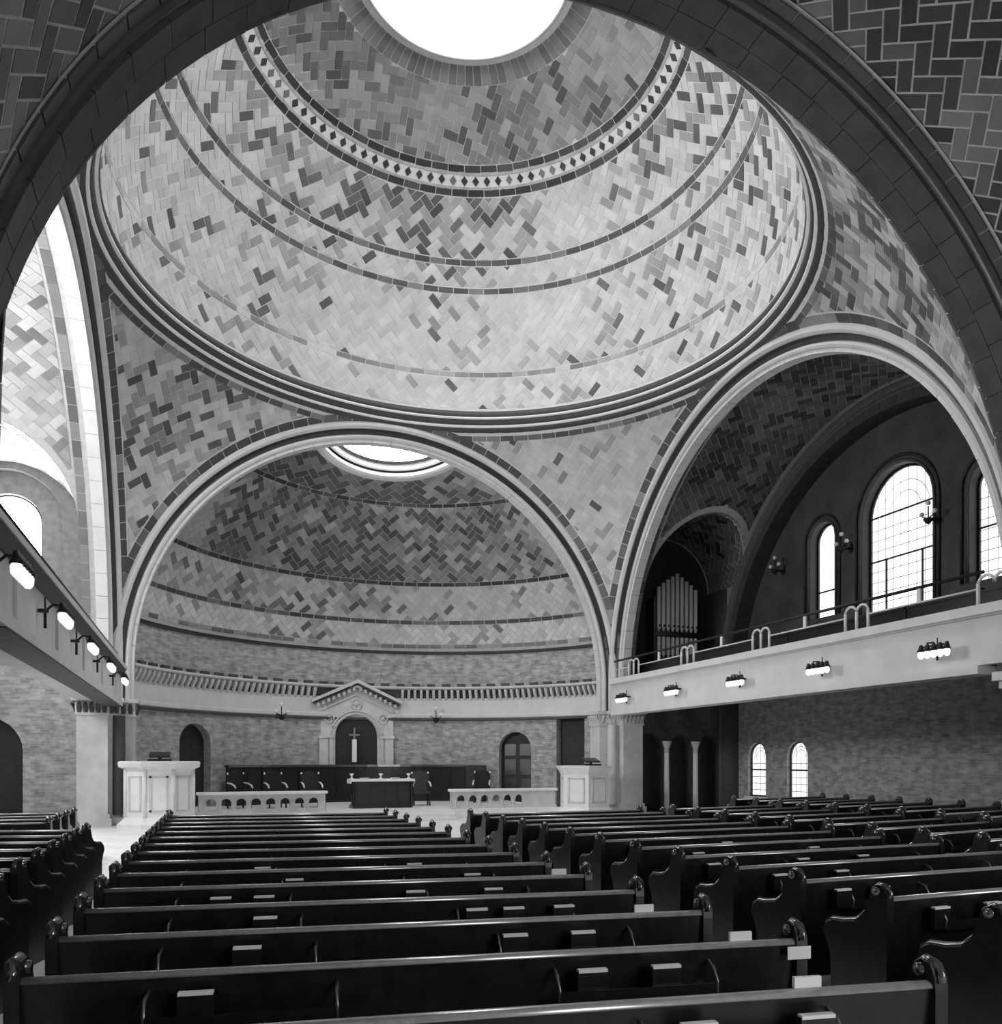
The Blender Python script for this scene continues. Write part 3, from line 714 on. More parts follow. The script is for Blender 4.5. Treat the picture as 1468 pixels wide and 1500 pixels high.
# ================================================================= GALLERIES
G0, G1 = YC-7.35, YC+7.36
def gallery(s, X, zb, zt, label, rake):
    t = thing('gallery_balcony', label, 'balcony')
    GX = YC-8.7 if s > 0 else YC-8.45
    def pr(pts, m, nm, y0=G0, y1=G1):
        P = [(s*x, z) for x, z in pts]
        if s < 0: P.reverse()
        q = MB(); q.prism(P, y0, y1, 'y'); return q.build(nm, m, t)
    pr([(X, zb+.16), (X+.19, zb+.16), (X+.19, zt-.22), (X, zt-.22)], M['plaster'], 'fascia', GX)
    pr([(X-.05, zb), (X+.46, zb), (X+.46, zb+.16), (X-.05, zb+.16)], M['plaster'], 'bottom_beam')
    if s < 0: pr([(X-.05, zb), (X+.19, zb), (X+.19, zb+.16), (X-.05, zb+.16)], M['plaster'], 'beam_return', GX, G0)
    if s > 0:
        pr([(X-.04, zt-.22), (X+.3, zt-.22), (X+.3, zt-.18), (X-.08, zt-.18)], M['plaster'], 'cap_moulding', GX)
        pr([(X-.12, zt-.18), (X+.19, zt-.18), (X+.19, zt), (X-.12, zt)], M['plaster'], 'coping', GX)
    else:
        pr([(X-.04, zt-.22), (X+.3, zt-.22), (X+.19, zt-.04), (X-.14, zt-.04)], M['terracotta'], 'cap_moulding', GX)
        pr([(X-.16, zt-.04), (X+.34, zt-.04), (X+.19, zt+.05), (X-.16, zt+.05)], M['plaster'], 'coping', GX)
    x1 = XW-.02
    z1 = zb+.15+rake*(x1-X-.46)
    if s > 0: pr([(X+.46, zb+.15), (x1, z1), (x1, z1+.2), (X+.46, zb+.6)], M['terracotta'], 'raked_deck')
    else:
        pr([(X+.46, zb+.15), (X+1.1, zb+.15), (X+1.1, zb+.4), (X+.46, zb+.4)], M['plaster'], 'walkway_deck')
        pr([(X-.03, zb-.02), (X+.44, zb-.02), (X+.44, zb), (X-.03, zb)], M['terracotta'], 'beam_shade_strip')  # dark strip paints the shade on the underside of the beam
    return t
XR, XL = 7.6, 7.78
gr = gallery(1, XR, 3.42, 4.67, 'long white gallery front spanning the right transept', .16)
gl = gallery(-1, XL, 3.36, 4.42, 'gallery front with dark cap moulding on the left', .5)
# pilaster strips dividing the left fascia
for i in range(5):
    y = 11.7+3.1*i
    q = MB(); q.box(-XL+.0, -XL+.04, y-.05, y+.05, 3.52, 4.2); q.build('fascia_strip', M['plaster'], gl)
# railings
def railing(s, X, z0, ys, top, mid, label):
    t = thing('gallery_railing', label, 'railing', (s*X, 0, z0))
    MB().tube([(0, G0, top-z0), (0, G1, top-z0)], .035, 8).build('top_rail', M['iron'] if s > 0 else M['wood'], t)
    for a, b in zip([G0]+[y+.36 for y in ys], [y-.36 for y in ys]+[G1]):
        if b-a > .3:
            MB().tube([(0, a, mid-z0), (0, b, mid-z0)], .02, 6).build('middle_rail', M['plaster'], t)
            m_ = (a+b)/2; q = MB(); q.box(-.02, .02, m_-.05, m_+.05, mid-z0, top-z0); q.build('stay', M['plaster'], t)
    for y in ys:
        for dy in (-.34, 0, .34):
            if G0 < y+dy < G1: MB().tube([(0, y+dy, 0), (0, y+dy, top-z0-.2)], .035, 8).build('post', M['plaster'], t)
        for dy in (-.17, .17):
            if y+dy > G1: continue
            path = [(0, y+dy-.17*cos(pi*i/10), top-z0-.22+.15*sin(pi*i/10)) for i in range(11)]
            MB().tube(path, .03, 6).build('arch_loop', M['plaster'], t)
    return t
railing(1, XR+.1, 4.67, [10.85, 14.26, 17.62, 21.1, 24.4], 5.3, 5.0, 'gallery railing with arched loops above the right gallery front')
railing(-1, XL+.1, 4.47, [10.9, 14.2, 17.6, 21.0, 24.4], 4.82, 4.66, 'thin low railing above the left gallery front')
# gallery seats on the right
for i, (x, zt) in enumerate(((8.9, 5.2), (10.0, 5.45), (11.2, 5.75))):
    t = thing('gallery_pew', ('dark pew back in the front row of the right gallery', 'dark pew back in the middle row of the right gallery', 'dark pew back in the rear row of the right gallery')[i], 'pew', (x, 0, 0), 0, 'pews in the right gallery')
    q = MB(); q.box(-.03, .03, G0+.2, YN-.6, zt-.72, zt); q.build('backrest', M['wood'], t)
    q = MB(); q.box(-.05, .05, G0+.2, YN-.5, zt, zt+.05); q.build('top_rail', M['wood'], t)
    q = MB(); q.box(.03, .45, G0+.2, YN-.5, zt-.5, zt-.45); q.build('seat', M['wood'], t)
    for y in (G0+.2, 14, 18, 22, YN-.55):
        q = MB(); q.prism([(-.05, zt-.72), (.46, zt-.66), (.46, zt-.3), (.2, zt-.25), (.05, zt+.1), (-.05, zt+.1)], y, y+.05, 'y'); q.build('bench_end', M['wood'], t)
# bracketed lamp clusters under both galleries' fronts
def lamp_cluster(s, X, y, z, label, n=5, group=None, sc=1):
    t = thing('bracket_lamp', label, 'lamp', (s*(X-.075), y, z), 0, group)
    d = -s
    MB().lathe([(0, -.02), (.07, -.02), (.07, .02), (0, .03)], n=10).build('wall_rose', M['iron'], t)
    q = MB(); q.tube([(0, .15, .02), (d*.1, .15, .12), (d*.26, .15, .1), (d*.28, .15, .03)], .018, 6); q.tube([(0, .15, .03), (0, .15, .22)], .012, 6); q.tube([(0, .15, -.22), (0, .15, .03)], .022, 6); q.build('bracket', M['iron'], t)
    q = MB(); q.tube([(d*.28, -.36, .03), (d*.28, .3, .03)], .018, 6); q.build('bar', M['iron'], t)
    for i in range(n):
        yy = -.32+.6*i/(n-1)
        MB().lathe([(0, .08), (.03, .07), (.05, -.0), (.075, -.06), (0, -.06)], (d*.28, yy, 0), 10).build('lamp_cap', M['iron'], t)
        MB().lathe([(.045, -.05), (.062, -.09), (.058, -.16), (.03, -.2), (0, -.205)], (d*.28, yy, 0), 10).build('lamp_shade', M['glow'], t)
    return t
names = ['nearest the viewer', 'second from the near end', 'middle one of five', 'second from the apse pier', 'next to the apse pier']
for i, y in enumerate((11.8, 15.0, 18.13, 21.3, 24.44)):
    lamp_cluster(1, XR, y, 3.98, 'five-light bracket on the right gallery front, '+names[i], 5, 'lamp clusters on the right gallery front')
for i, y in enumerate((10.2, 13.2, 16.3, 19.4, 22.6)):
    lamp_cluster(-1, XL, y, 3.9, 'five-light bracket on the left gallery front, '+names[i], 5, 'lamp clusters on the left gallery front')
# wall sconces
def sconce(p, ax, label, group=None):
    "ax = unit vector out of the wall"
    t = thing('wall_sconce', label, 'lamp', p, 0, group); dx, dy = ax; sx, sy = -dy, dx
    MB().lathe([(0, -.12), (.06, -.1), (.08, 0), (.05, .12), (0, .2)], n=10).build('back_plate', M['iron'], t)
    q = MB(); q.tube([(0, 0, 0), (dx*.2, dy*.2, -.06), (dx*.4, dy*.4, 0)], .025, 6); q.tube([(dx*.4, dy*.4, -.14), (dx*.4, dy*.4, .3)], .02, 6)
    q.tube([(dx*.4-sx*.2, dy*.4-sy*.2, .05), (dx*.4, dy*.4, -.04), (dx*.4+sx*.2, dy*.4+sy*.2, .05)], .02, 6); q.build('arm', M['iron'], t)
    for a, b, z in ((dx*.4-sx*.22, dy*.4-sy*.22, .06), (dx*.4+sx*.22, dy*.4+sy*.22, .06), (dx*.4, dy*.4, .32)):
        MB().lathe([(0, 0), (.05, .01), (.07, .06), (.05, .11), (0, .13)], (a, b, z), 10).build('globe', M['globe'], t)
    MB().lathe([(0, -.2), (.06, -.17), (.14, -.06), (.13, -.04), (0, -.05)], (dx*.4, dy*.4, 0), 12).build('bowl', M['iron'], t)
    return t
for u, lb in ((ang(-3.17), 'left'), (ang(2.86), 'right')):
    p = Tap(u, 3.5, 0); a = u/AR
    sconce(p, (-sin(a), -cos(a)), 'iron wall lamp with bowl %s of the altar niche' % lb)
for i, y in enumerate((16.9, 20.2, 23.4)):
    sconce((XW, y, 8.45), (-1, 0), 'iron three-globe lamp on the right transept wall, '+('between the large and the far right window', 'between the narrow and the large window', 'left of the narrow window')[i])
# ================================================================= ORGAN
og = thing('pipe_organ', 'organ case with nine tall pale pipes in the dark recess over the right gallery', 'organ', (10.92, 26.9, 5.7))
for i in range(9):
    x = -.8+.2*i; h = 2.62+.55*(1-abs(i-4)/4)**.9-.0*i
    MB().lathe([(.03, .98), (.075, 1.1), (.075, h), (.06, h)], (x, -.0, 0), 10).build('pipe', M['pipe'], og)
    q = MB(); q.box(x-.03, x+.03, -.085, -.07, 1.14, 1.22); q.build('pipe_mouth', M['dark'], og)
    MB().lathe([(.02, .0), (.07, .12), (.075, .75), (.06, .78)], (x, -.0, 0), 10).build('short_pipe', M['pipe'], og)
q = MB(); q.box(-1.0, 1.0, -.12, .14, .8, .97); q.build('cross_rail', M['wood'], og)
q = MB(); q.box(-1.05, 1.05, -.1, .5, -1.0, .0); q.build('case', M['wood'], og)
for s in (-1, 1):
    q = MB(); q.box(*sorted((s*.98, s*1.06)), -.1, .4, 0, 2.2); q.build('case_post', M['wood'], og)
# ================================================================= CHANCEL
pf = MB(); pf.box(-5.9, 5.4, 25.2, 32, 0, .3); plat = struct('floor_platform', pf, M['marble'], 'raised pale platform of the chancel')
for i in range(2):
    q = MB(); q.box(-2.25, 1.7, 24.9-.3*i, 25.2-.3*i, 0, .2-.1*i); q.build('step', M['marble'], plat)
# altar niche (aedicule)
def Tf2(x, z, d): return (x-.2, 31.86-d, z)   # flat front of the niche, d out of the wall
an = struct('wall_aedicule', MB().mesh([], []), M['stone'], 'gabled pale stone niche with round arch at the centre of the apse')
fr2 = wall(lambda u, z, d: Tf2(u, z, -d), -1.42, 1.42, .3, 4.2, [(0, .8, .3, 2.78)], M['stone'], 'niche_front', '', .5, top=lambda u: 4.72-.62*abs(u)/1.42*1.1, struct_=False, parent=an)
q = MB(); q.box(-1.05, .65, 31.97, 31.99, .3, 3.7); q.build('niche_back', M['dark'], an)
for s in (-1, 1):
    ln = hypot(1.75, .86); 
    vs_ = [Tf2(x, z, d) for d in (-.05, .34) for x, z in ((0, 4.93), (s*1.7, 4.13), (s*1.7, 4.02), (0, 4.80))]
    MB().mesh(vs_, [(0,1,2,3),(4,5,6,7),(0,1,5,4),(1,2,6,5),(2,3,7,6)]).build('gable_coping', M['stone'], an)
    vs_ = [Tf2(x, z, d) for d in (-.05, .2) for x, z in ((0, 4.80), (s*1.62, 4.04), (s*1.62, 3.96), (0, 4.72))]
    MB().mesh(vs_, [(0,1,2,3),(4,5,6,7),(0,1,5,4),(1,2,6,5),(2,3,7,6)]).build('gable_soffit', M['terracotta'], an)
    for i in range(8):
        x = s*(.12+.19*i); z = 4.70-.47*abs(x); q = MB(); c = Tf2(x, z, .08)
        q.box(c[0]-.05, c[0]+.05, c[1]-.12, c[1]+.06, c[2]-.13, c[2]); q.build('dentil', M['stone'], an)
    vs_ = [Tf2(x, z, d) for d in (0, .07) for x, z in ((0, 4.42), (s*1.42, 3.75), (s*1.42, 3.69), (0, 4.36))]
    MB().mesh(vs_, [(0,1,2,3),(4,5,6,7),(0,1,5,4),(1,2,6,5),(2,3,7,6)]).build('raking_fillet', M['stone'], an)
    for x0, x1, d, z1 in ((1.08, 1.4, .1, 2.7), (.9, 1.02, .06, 2.7)):
        q = MB(); a, b = sorted((s*x0, s*x1)); c0, c1 = Tf2(a, 0, d), Tf2(b, 0, -.02); q.box(c0[0], c1[0], c0[1], c1[1], .3, z1); q.build('pilaster', M['stone'], an)
        q = MB(); q.box(c0[0]-.04, c1[0]+.04, c0[1]-.04, c1[1], z1, z1+.1); q.build('pilaster_cap', M['stone'], an)
for x, z, r in ((0, 4.0, .2), (-1.02, 3.45, .17), (1.02, 3.45, .17)):
    path = [Tf2(x+r*cos(2*pi*i/20), z+r*sin(2*pi*i/20), .02) for i in range(21)]
    MB().tube(path, .035, 6).build('roundel', M['stone'], an)
    q = MB(); q.tube([Tf2(x, z-r*.6, .02), Tf2(x, z+r*.6, .02)], .03, 6); q.tube([Tf2(x-r*.6, z, .02), Tf2(x+r*.6, z, .02)], .03, 6); q.build('carving', M['stone'], an)
for r in (.86, .97):
    MB().tube([Tf2(-r, 2.78, .02)]+[Tf2(-r*cos(pi*i/20), 2.78+r*sin(pi*i/20), .02) for i in range(21)], .035, 6).build('arch_moulding', M['stone'], an)
cr = thing('altar_cross', 'pale standing cross inside the dark altar niche', 'cross', (-.3, 31.75, .3))
MB().lathe([(0, 0), (.18, 0), (.18, 1.2), (.06, 1.4), (.05, 1.5), (0, 1.5)], n=8).build('pedestal', M['dark'], cr)
q = MB(); q.box(-.03, .03, -.02, .02, 2.35, 2.8); q.box(-.2, -.03, -.02, .02, 2.5, 2.56); q.box(.03, .2, -.02, .02, 2.5, 2.56); q.build('cross_arms', M['lead'], cr)
MB().bbox(-.085, .085, -.05, .05, 1.5, 2.36).build('cross_shaft', M['marble'], cr)
# curved panelled stall back
st = thing('panelled_screen', 'long dark curved panelled wooden screen across the back of the chancel', 'screen')
def arcbox(u0, u1, z0, z1, r0, r1, nm, m, n=1):
    mb = MB(); vs_ = []
    for i in range(n+1):
        a = (u0+(u1-u0)*i/n)/AR
        vs_ += [(r*sin(a), ACY+r*cos(a), z) for r, z in ((r0, z0), (r1, z0), (r1, z1), (r0, z1))]
    mb.mesh(vs_, [(i*4+j, i*4+(j+1) % 4, i*4+4+(j+1) % 4, i*4+4+j) for i in range(n) for j in range(4)]+[(0, 1, 2, 3), (n*4+3, n*4+2, n*4+1, n*4)]); return mb.build(nm, m, st)
u0, u1 = ang(-5.2), ang(4.7)
arcbox(u0, u1, .3, 1.62, 8.0, 8.06, 'back_board', M['wood'], 24); arcbox(u0, u1, 1.62, 1.7, 7.92, 8.12, 'cap_rail', M['wood_gloss'], 24); arcbox(u0, u1, .3, .45, 7.96, 8.06, 'plinth', M['wood'], 24)
n = 14
for i in range(n):
    a, b = u0+(u1-u0)*i/n, u0+(u1-u0)*(i+1)/n
    arcbox(a+.12, b-.12, .62, 1.5, 7.98, 8.0, 'raised_panel', M['wood'], 2)
    arcbox(a-.03, a+.03, .45, 1.62, 7.95, 8.0, 'stile', M['wood'])
arcbox(u1-.75, u1+.02, .3, 1.66, 7.7, 7.95, 'end_cabinet', M['dark'], 2)
# communion table with cloth and vessels
tb = thing('communion_table', 'dark panelled communion table standing in the middle of the chancel', 'table', (-.2, 27.2, .3))
MB().bbox(-1.0, 1.0, -.4, .4, .86, .93).build('table_top', M['wood'], tb)
q = MB(); q.box(-.92, .92, -.33, .33, .1, .86); q.build('body', M['wood'], tb)
q = MB(); q.box(-.97, .97, -.38, .38, 0, .1); q.build('plinth', M['wood'], tb)
for i in range(4):
    x = -.69+.46*i; q = MB(); q.box(x-.17, x+.17, -.35, -.33, .2, .76); q.build('raised_panel', M['dark'], tb)
for s in (-1, 1):
    MB().lathe([(.05, .1), (.05, .3), (.035, .4), (.05, .6), (.05, .86)], (s*.95, -.36, 0), 8).build('corner_column', M['wood'], tb)
cl = MB(); cl.box(-1.03, 1.03, -.43, .43, 1.232, 1.245); cl.box(-1.04, -1.03, -.43, .43, 1.1, 1.245); cl.box(1.03, 1.04, -.43, .43, 1.1, 1.245); cl.box(-1.04, 1.04, -.44, -.43, 1.17, 1.245)
o = cl.build('table_runner', M['cloth']); o.location = (-.2, 27.2, 0); o['label'] = 'white cloth laid over the dark communion table'; o['category'] = 'cloth'
for i, (x, nm) in enumerate(((-.95, 'left end'), (0, 'middle'), (.93, 'right end'))):
    o = MB().lathe([(0, 0), (.07, 0), (.07, .02), (.02, .05), (.03, .1), (.07, .15), (.065, .18), (0, .17)], n=12).build('chalice', M['marble'])
    o.location = (-.2+x, 27.2, 1.245); o['label'] = 'small white cup on the communion table, '+nm; o['category'] = 'cup'; o['group'] = 'vessels on the communion table'
for i, x in enumerate((-.55, .45)):
    o = MB().lathe([(0, 0), (.1, 0), (.16, .03), (.15, .04), (0, .02)], n=14).build('plate', M['marble'])
    o.location = (-.2+x, 27.1, 1.245); o['label'] = 'low white dish on the communion table, %s of the middle cup' % ('left', 'right')[i]; o['category'] = 'dish'; o['group'] = 'vessels on the communion table'
# chancel chairs
def chair(x, y, rz, label):
    t = thing('chancel_chair', label, 'chair', (x, y, .3), rz, 'armchairs in the chancel')
    MB().bbox(-.3, .3, -.26, .26, .42, .5).build('seat', M['wood'], t)
    q = MB(); q.prism([(-.3, .5), (.3, .5), (.3, 1.05), (.22, 1.15), (0, 1.2), (-.22, 1.15), (-.3, 1.05)], .22, .27, 'y'); q.build('backrest', M['wood'], t)
    for sx in (-1, 1):
        for y_ in (-.23, .24):
            MB().tube([(sx*.27, y_, 0), (sx*.27, y_, .42)], .028, 6).build('leg', M['wood'], t)
        MB().tube([(sx*.29, .24, .82), (sx*.3, .0, .8), (sx*.3, -.2, .74), (sx*.3, -.27, .66)], .028, 8).build('arm', M['pipe'], t)  # pale arms, their glint put into the colour
        MB().tube([(sx*.3, -.22, .5), (sx*.3, -.22, .74)], .022, 6).build('arm_post', M['wood'], t)
        MB().lathe([(0, 0), (.035, .02), (.03, .06), (0, .09)], (sx*.28, .245, 1.08), 8).build('finial', M['marble'], t)
chair(-3.45, 28.2, .25, 'dark armchair second from the left behind the left chancel rail')
chair(-2.3, 28.2, .1, 'dark armchair left of the communion table')
chair(1.35, 28.0, -.1, 'dark armchair right of the communion table')
chair(-4.55, 28.3, .5, 'dark armchair at the far left behind the left chancel rail')
chair(3.95, 29.2, -.4, 'dark armchair beside the panelled screen end, behind the right rail')
# chancel rails: pierced arcades
def rail(x0, x1, n, label, solid=0):
    t = thing('chancel_rail', label, 'rail', (0, 25.55, .3))
    pw = (x1-x0-.3-solid)/n; ops = [(x0+.15+pw*(i+.5), .135, .12, .3) for i in range(n)]
    for y, nm in ((0, 'front_arcade'), (.12, 'rear_arcade')):
        wall(lambda u, z, d, y=y: (u, y+d, z), x0, x1, 0, .55, ops, M['stone'], nm, '', .12 if y == 0 else .0, struct_=False, parent=t)
    q = MB(); q.box(x0+.01, x1-.01, .2, .22, 0, .5); 
    MB().bbox(x0-.05, x1+.05, -.08, .22, .55, .63).build('cap', M['marble'], t)
    MB().bbox(x0-.03, x1+.03, -.05, .18, -.02, .06).build('base', M['stone'], t)
    for i in range(n):
        c = ops[i]; MB().tube([(c[0]-.15, -.01, .3)]+[(c[0]-.15*cos(pi*j/8), -.01, .3+.15*sin(pi*j/8)) for j in range(9)], .018, 5).build('arch_moulding', M['stone'], t)
        MB().lathe([(.03, .06), (.022, .1), (.022, .26), (.035, .3)], (c[0]-pw/2, -.01, 0), 8).build('colonnette', M['stone'], t)
    for x in (x0, x1): 
        q = MB(); q.box(x-.01 if x == x1 else x, x if x == x1 else x+.01, 0, .12, 0, .55); q.build('end', M['stone'], t)
rail(-5.78, -2.2, 8, 'low white arcaded rail left of the chancel steps')
rail(1.72, 5.35, 6, 'low white arcaded rail right of the chancel steps', .95)
# pulpits
def pulpit(cx, cy, rx, ry, h, n, label, flare, rot=0):
    t = thing('pulpit', label, 'pulpit', (cx, cy, 0))
    def ring(kx, z): return [(rx*kx*cos(2*pi*(i+.5)/n+rot), ry*kx*sin(2*pi*(i+.5)/n+rot), z) for i in range(n)]
    def solid(levels, nm, m):
        vs_ = []; [vs_.extend(ring(k_, z)) for k_, z in levels]; L = len(levels)
        MB().mesh(vs_, [(i*n+j, i*n+(j+1) % n, (i+1)*n+(j+1) % n, (i+1)*n+j) for i in range(L-1) for j in range(n)]+[tuple(range(n-1, -1, -1)), tuple((L-1)*n+j for j in range(n))]).build(nm, m, t)
    solid([(1.12, 0), (1.12, .12), (1.05, .16), (.93, .3)], 'plinth', M['marble'])
    solid([(.9, .3), (.9, h-.28), (.93, h-.22)], 'body', M['marble'])
    if flare: solid([(.93, h-.22), (.97, h-.16), (1.06, h-.06), (1.08, h)], 'cap', M['marble'])
    else: solid([(.93, h-.22), (1.08, h-.16), (1.1, h-.04), (1.06, h)], 'cap', M['marble'])
    for j in range(n):
        a0, a1 = 2*pi*(j+.5)/n+rot, 2*pi*(j+1.5)/n+rot
        P0 = (.9*rx*cos(a0), .9*ry*sin(a0)); P1 = (.9*rx*cos(a1), .9*ry*sin(a1)); L = hypot(P1[0]-P0[0], P1[1]-P0[1]); nx, ny = (P1[1]-P0[1])/L, -(P1[0]-P0[0])/L
        def pt(s, z, o): return (P0[0]+(P1[0]-P0[0])*s+nx*o, P0[1]+(P1[1]-P0[1])*s+ny*o, z)
        if not flare:
            MB().tube([pt(0, .3, .0), pt(0, h-.22, .0)], .05, 8).build('corner_shaft', M['marble'], t)
        b = MB(); z0, z1 = .45, h-.4; s0, s1 = .16, .84
        for (a, b_, c, d) in ((s0, s1, z0, z0+.05), (s0, s1, z1-.05, z1), (s0, s0+.06/L, z0, z1), (s1-.06/L, s1, z0, z1)):
            b.mesh([pt(a, c, .02), pt(b_, c, .02), pt(b_, d, .02), pt(a, d, .02), pt(a, c, -.01), pt(b_, c, -.01), pt(b_, d, -.01), pt(a, d, -.01)], [(0,1,2,3),(0,1,5,4),(1,2,6,5),(2,3,7,6),(3,0,4,7)])
        b.build('panel_frame', M['stone'], t)
    return t
pulpit(-6.75, 25.2, 1.02, .85, 1.82, 8, 'pale marble pulpit left of the chancel with panelled sides', False)
pulpit(6.22, 25.1, 1.0, .8, 1.68, 6, 'white marble pulpit with flared cap right of the chancel', True, rad(-12))
def desk(x, y, z, label):
    t = thing('reading_desk', label, 'lectern', (x, y, z))
    q = MB(); q.box(-.3, .3, -.2, .2, 0, .06); q.build('base', M['wood'], t)
    MB().lathe([(.05, .06), (.04, .16)], n=8).build('stem', M['wood'], t)
    q = MB(); q.mesh([(-.26, -.2, .14), (.26, -.2, .14), (.26, .2, .26), (-.26, .2, .26), (-.26, -.2, .1), (.26, -.2, .1), (.26, .2, .22), (-.26, .2, .22)], [(0,1,2,3),(4,5,6,7),(0,1,5,4),(1,2,6,5),(2,3,7,6),(3,0,4,7)]); q.build('slope', M['wood'], t)
desk(-6.75, 25.0, 1.82, 'dark reading desk on top of the left pulpit')
desk(6.4, 25.0, 1.68, 'dark reading desk on top of the right pulpit')

# ================================================================= PEWS
PROF = [(-.06, 0), (-.075, .84), (-.07, .9), (-.04, .955), (.02, .965), (.07, .93), (.1, .85), (.14, .75), (.22, .68), (.34, .655), (.45, .65), (.52, .61), (.54, .55), (.5, .5), (.46, .4), (.45, .1), (.48, 0)]
def make_pew(L, label, group):
    t = thing('pew', label, 'pew', (0, 0, 0), 0, group); h = L/2
    q = MB(); q.mesh([(x, y, z) for x in (-h, h) for y, z in ((-.052, .86), (-.012, .86), (.1, .42), (.06, .1), (.03, .1))],
        [(0,5,6,1),(1,6,7,2),(2,7,8,3),(3,8,9,4),(4,9,5,0),(0,1,2,3,4),(5,9,8,7,6)]); q.build('backrest', M['wood'], t)
    q = MB(); r = [(-.062, .858)]+[(-.032-.03*cos(pi*i/8), .864+.022*sin(pi*i/8)) for i in range(9)]+[(-.002, .858)]
    q.prism(r, -h, h, 'x', smooth=True); q.build('top_rail', M['wood_rail_sheen'], t)
    MB().bbox(-h, h, .06, .5, .42, .46, .008).build('seat', M['wood'], t)
    for x in (-.9, .92) if L > 3 else (-.6, .6):
        q = MB(); q.box(x-.4, x+.4, -.15, -.05, .65, .66); q.box(x-.4, x+.4, -.16, -.15, .65, .715); rk = q.build('book_rack', M['wood'], t)
        for s in (-1, 1): MB().tube([(x+s*.4, -.045, .8), (x+s*.4, -.12, .78), (x+s*.4, -.155, .72), (x+s*.4, -.15, .66)], .009, 6).build('rack_end', M['brass'], rk)
    for s in (-1, 1):
        e = MB(); e.prism(PROF, *sorted((s*(h-.01), s*(h+.05))), 'x').build('bench_end', M['wood'], t)
        c = s*(h+.02)
        q = MB(); q.tube([(c, .13, .76), (c, .22, .69), (c, .34, .665), (c, .45, .66), (c, .52, .62)], .024, 8); q.build('arm_rest', M['wood_gloss'], t)
        q = MB(); q.tube([(c, -.075, .88), (c, -.066, .915), (c, -.04, .955), (c, .02, .965), (c, .07, .93), (c, .1, .85)], .02, 8); q.build('scroll', M['wood_gloss'], t)
        q = MB(); q.tube([(c-s*.045, .02, .92), (c+s*.05, .02, .92)], .028, 10); q.build('scroll_knob', M['wood_gloss'], t)
    return t
def ordn(i): return ['first', 'second', 'third', 'fourth', 'fifth', 'sixth', 'seventh', 'eighth', 'ninth', 'tenth', 'eleventh', 'twelfth', 'thirteenth', 'fourteenth', 'fifteenth', 'sixteenth', 'seventeenth', 'eighteenth'][i]
def place(first, k, loc, rz, label):
    if k == 0: first.location = loc; first.rotation_euler = (0, 0, rz); first['label'] = label
    else: dup(first, loc, rz, label)
TB = rad(-9.2)
fB = make_pew(3.62, '', 'pews in the left centre block'); rowsB = {}
for k_ in range(15):
    xr = -2.8+.016*k_; yr = 2.64+.88*k_; cx = xr-1.81*cos(TB); cy = yr-1.81*sin(TB)
    place(fB, k_, (cx, cy, 0), TB, 'dark wooden pew in the block ahead, %s row from the viewer' % ordn(k_)); rowsB[k_] = (cx, cy, TB)
TC = rad(1.0)
fC = make_pew(3.4, '', 'pews in the right centre block'); rowsC = {}
for k_ in range(-1, 13):
    xl = -1.34+.01*k_; yl = 3.47+.88*k_; cx = xl+1.7*cos(TC); cy = yl+1.7*sin(TC)
    place(fC, k_+1, (cx, cy, 0), TC, 'dark wooden pew right of the centre aisle, %s row from the viewer' % ordn(k_+1)); rowsC[k_] = (cx, cy, TC)
TD = rad(9.2)
fD = make_pew(2.7, '', 'pews in the far right block'); rowsD = {}
for k_ in range(11):
    cx = 4.28; cy = 5.6+.87*k_
    place(fD, k_, (cx, cy, 0), TD, 'dark wooden pew near the right wall, %s row from the viewer' % ordn(k_)); rowsD[k_] = (cx, cy, TD)
fR = make_pew(3.4, '', 'pews against the right wall')
for k_ in range(12):
    place(fR, k_, (8.2, 7.8+.88*k_, 0), rad(12), 'dark wooden pew under the right gallery, %s row from the viewer' % ordn(k_))
fA = make_pew(2.9, '', 'pews under the left gallery')
TA = rad(-16)
for k_ in range(12):
    y = 3.0+.88*k_; xe = -7.14
    place(fA, k_, (xe-1.45*cos(TA), y-1.45*sin(TA), 0), TA, 'dark wooden pew left of the left aisle, %s row from the viewer' % ordn(k_))
fE = make_pew(2.9, '', 'pews under the left gallery near the pier')
for k_ in range(4):
    y = 14.5+.88*k_; xe = -7.85
    place(fE, k_, (xe-1.45, y, 0), 0, 'dark wooden pew farther up under the left gallery, %s row towards the apse' % ordn(k_))
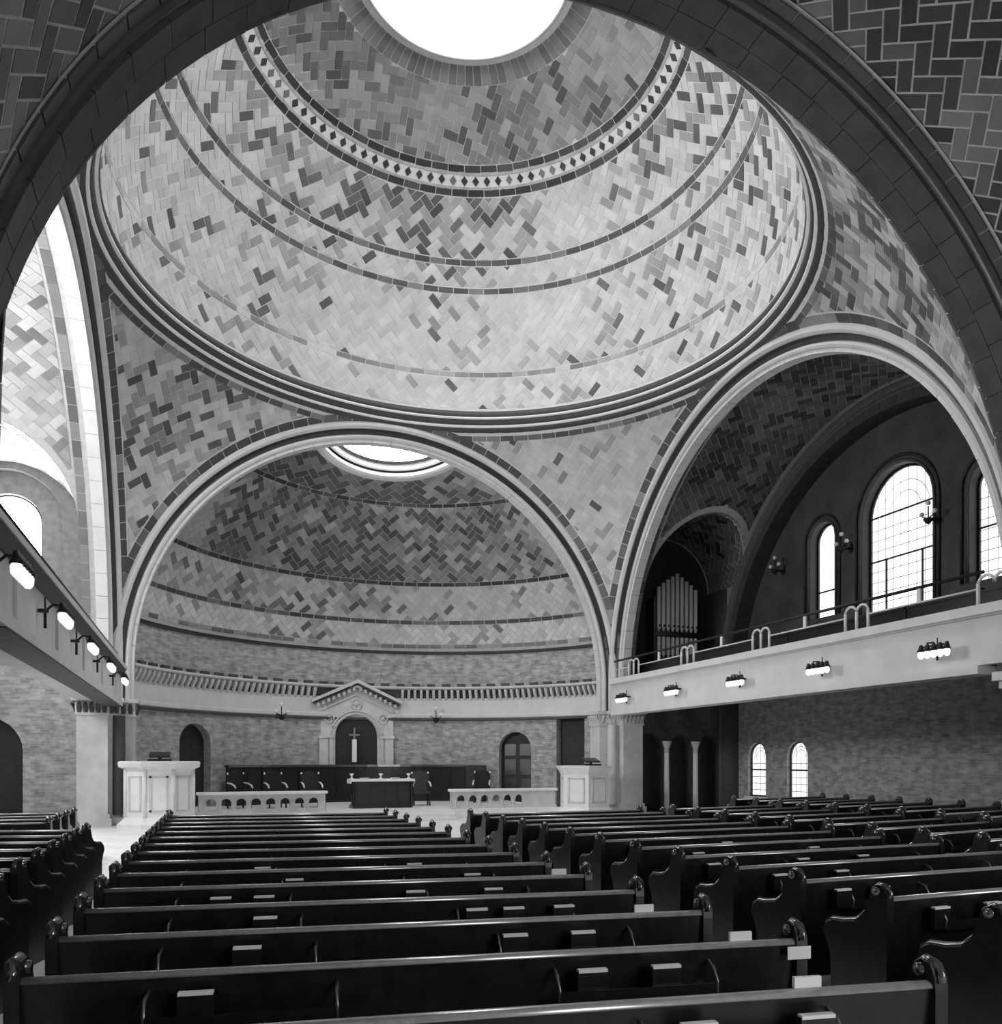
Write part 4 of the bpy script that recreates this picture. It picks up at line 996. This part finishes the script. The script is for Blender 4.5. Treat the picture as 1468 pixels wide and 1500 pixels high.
# ---- hymn books and cards
bk0 = MB().bbox(-.075, .075, -.0, .035, 0, .19, .004).data('hymn_book', M['wood'])
def book(row, x, kind, label, group='hymn books and cards on the pews'):
    cx, cy, a = row; dx = x-cx; 
    t = thing('hymn_book' if kind != 'card' else 'card', label, 'book' if kind != 'card' else 'card', (x, cy+dx*math.tan(a), 0), a, group)
    if kind == 'rack':      # book standing in the rack, pale page edges up
        MB().box(-.075, .075, -.142, -.105, .662, .80).build('cover', M['wood'], t)
        MB().box(-.072, .072, -.143, -.107, .795, .81).build('page_block', M['paper'], t)
    elif kind == 'top':     # card standing on the top rail
        MB().box(-.06, .06, -.03, -.01, .886, .93).build('leaflet', M['paper'], t)
    else:
        MB().box(-.065, .065, -.09, -.084, .79, .855).build('leaflet', M['paper'], t)
where = {}
def bl(blk, k_, x):
    return 'hymn book behind the %s pew %s, %s' % (ordn(k_), blk, x)
B_, C_ = 'of the block ahead', 'right of centre'
for k_, xs in ((0, (-3.87, -3.38)), (1, (-5.65, -3.89, -3.52)), (2, (-5.4, -3.95, -3.55)), (3, (-5.25, -3.9, -3.65, -3.3)), (4, (-5.5, -5.2, -4.1, -3.5)), (5, (-4.9, -3.4)), (6, (-5.1, -3.7))):
    for i, x in enumerate(xs): book(rowsB[k_], x, 'rack', bl(B_, k_, '%s of %d' % (['leftmost', 'second from the left', 'third from the left', 'rightmost'][i if i < len(xs)-1 else 3], len(xs))))
for k_, xs in ((0, (-.95,)), (1, (-.95, -.45)), (2, (-1.0, -.6)), (3, (-.9, -.2)), (4, (-1.0, .1, .9)), (5, (-.6, 1.0)), (6, (-.9, .4))):
    if k_-0 in rowsC:
        for i, x in enumerate(xs): book(rowsC[k_], x, 'rack', bl(C_, k_+1, '%s of %d' % (['leftmost', 'second from the left', 'third from the left', 'rightmost'][i if (i < len(xs)-1 or len(xs) == 1) else 3], len(xs))))
for k_, x in ((0, -3.36), (1, -3.08), (2, -3.14), (4, -2.95)):
    book(rowsB[k_], x, 'top', 'small white card standing on the top rail of the %s pew of the block ahead' % ordn(k_))
book(rowsB[1], -2.79, 'card', 'white card hanging at the right end of the second pew of the block in front')
book(rowsC[-1], -.95, 'rack', 'hymn book in the rack behind the nearest pew right of the centre aisle')

q = MB(); P_ = [(7.5, 10.35), (8.3, 10.35), (8.3, 10.95), (7.5, 10.95)]
for i, (z0, z1, g_) in enumerate(((3.0, 3.12, -.12), (3.12, 3.26, -.03), (3.26, 3.42, .05))): q.box(7.62-g_, 7.95, 10.3, 10.75+g_, z0, z1)
struct('trim_10', q, M['stone'], 'stepped stone bracket carrying the near end of the right gallery front')

q = MB(); q.box(12.6, 12.95, YN-.12, YN, .0, 2.5); q.box(12.55, XW, YN-.16, YN, 2.5, 2.62)
struct('trim_11', q, M['stone'], 'pale corner pilaster between the last doorway and the right wall')
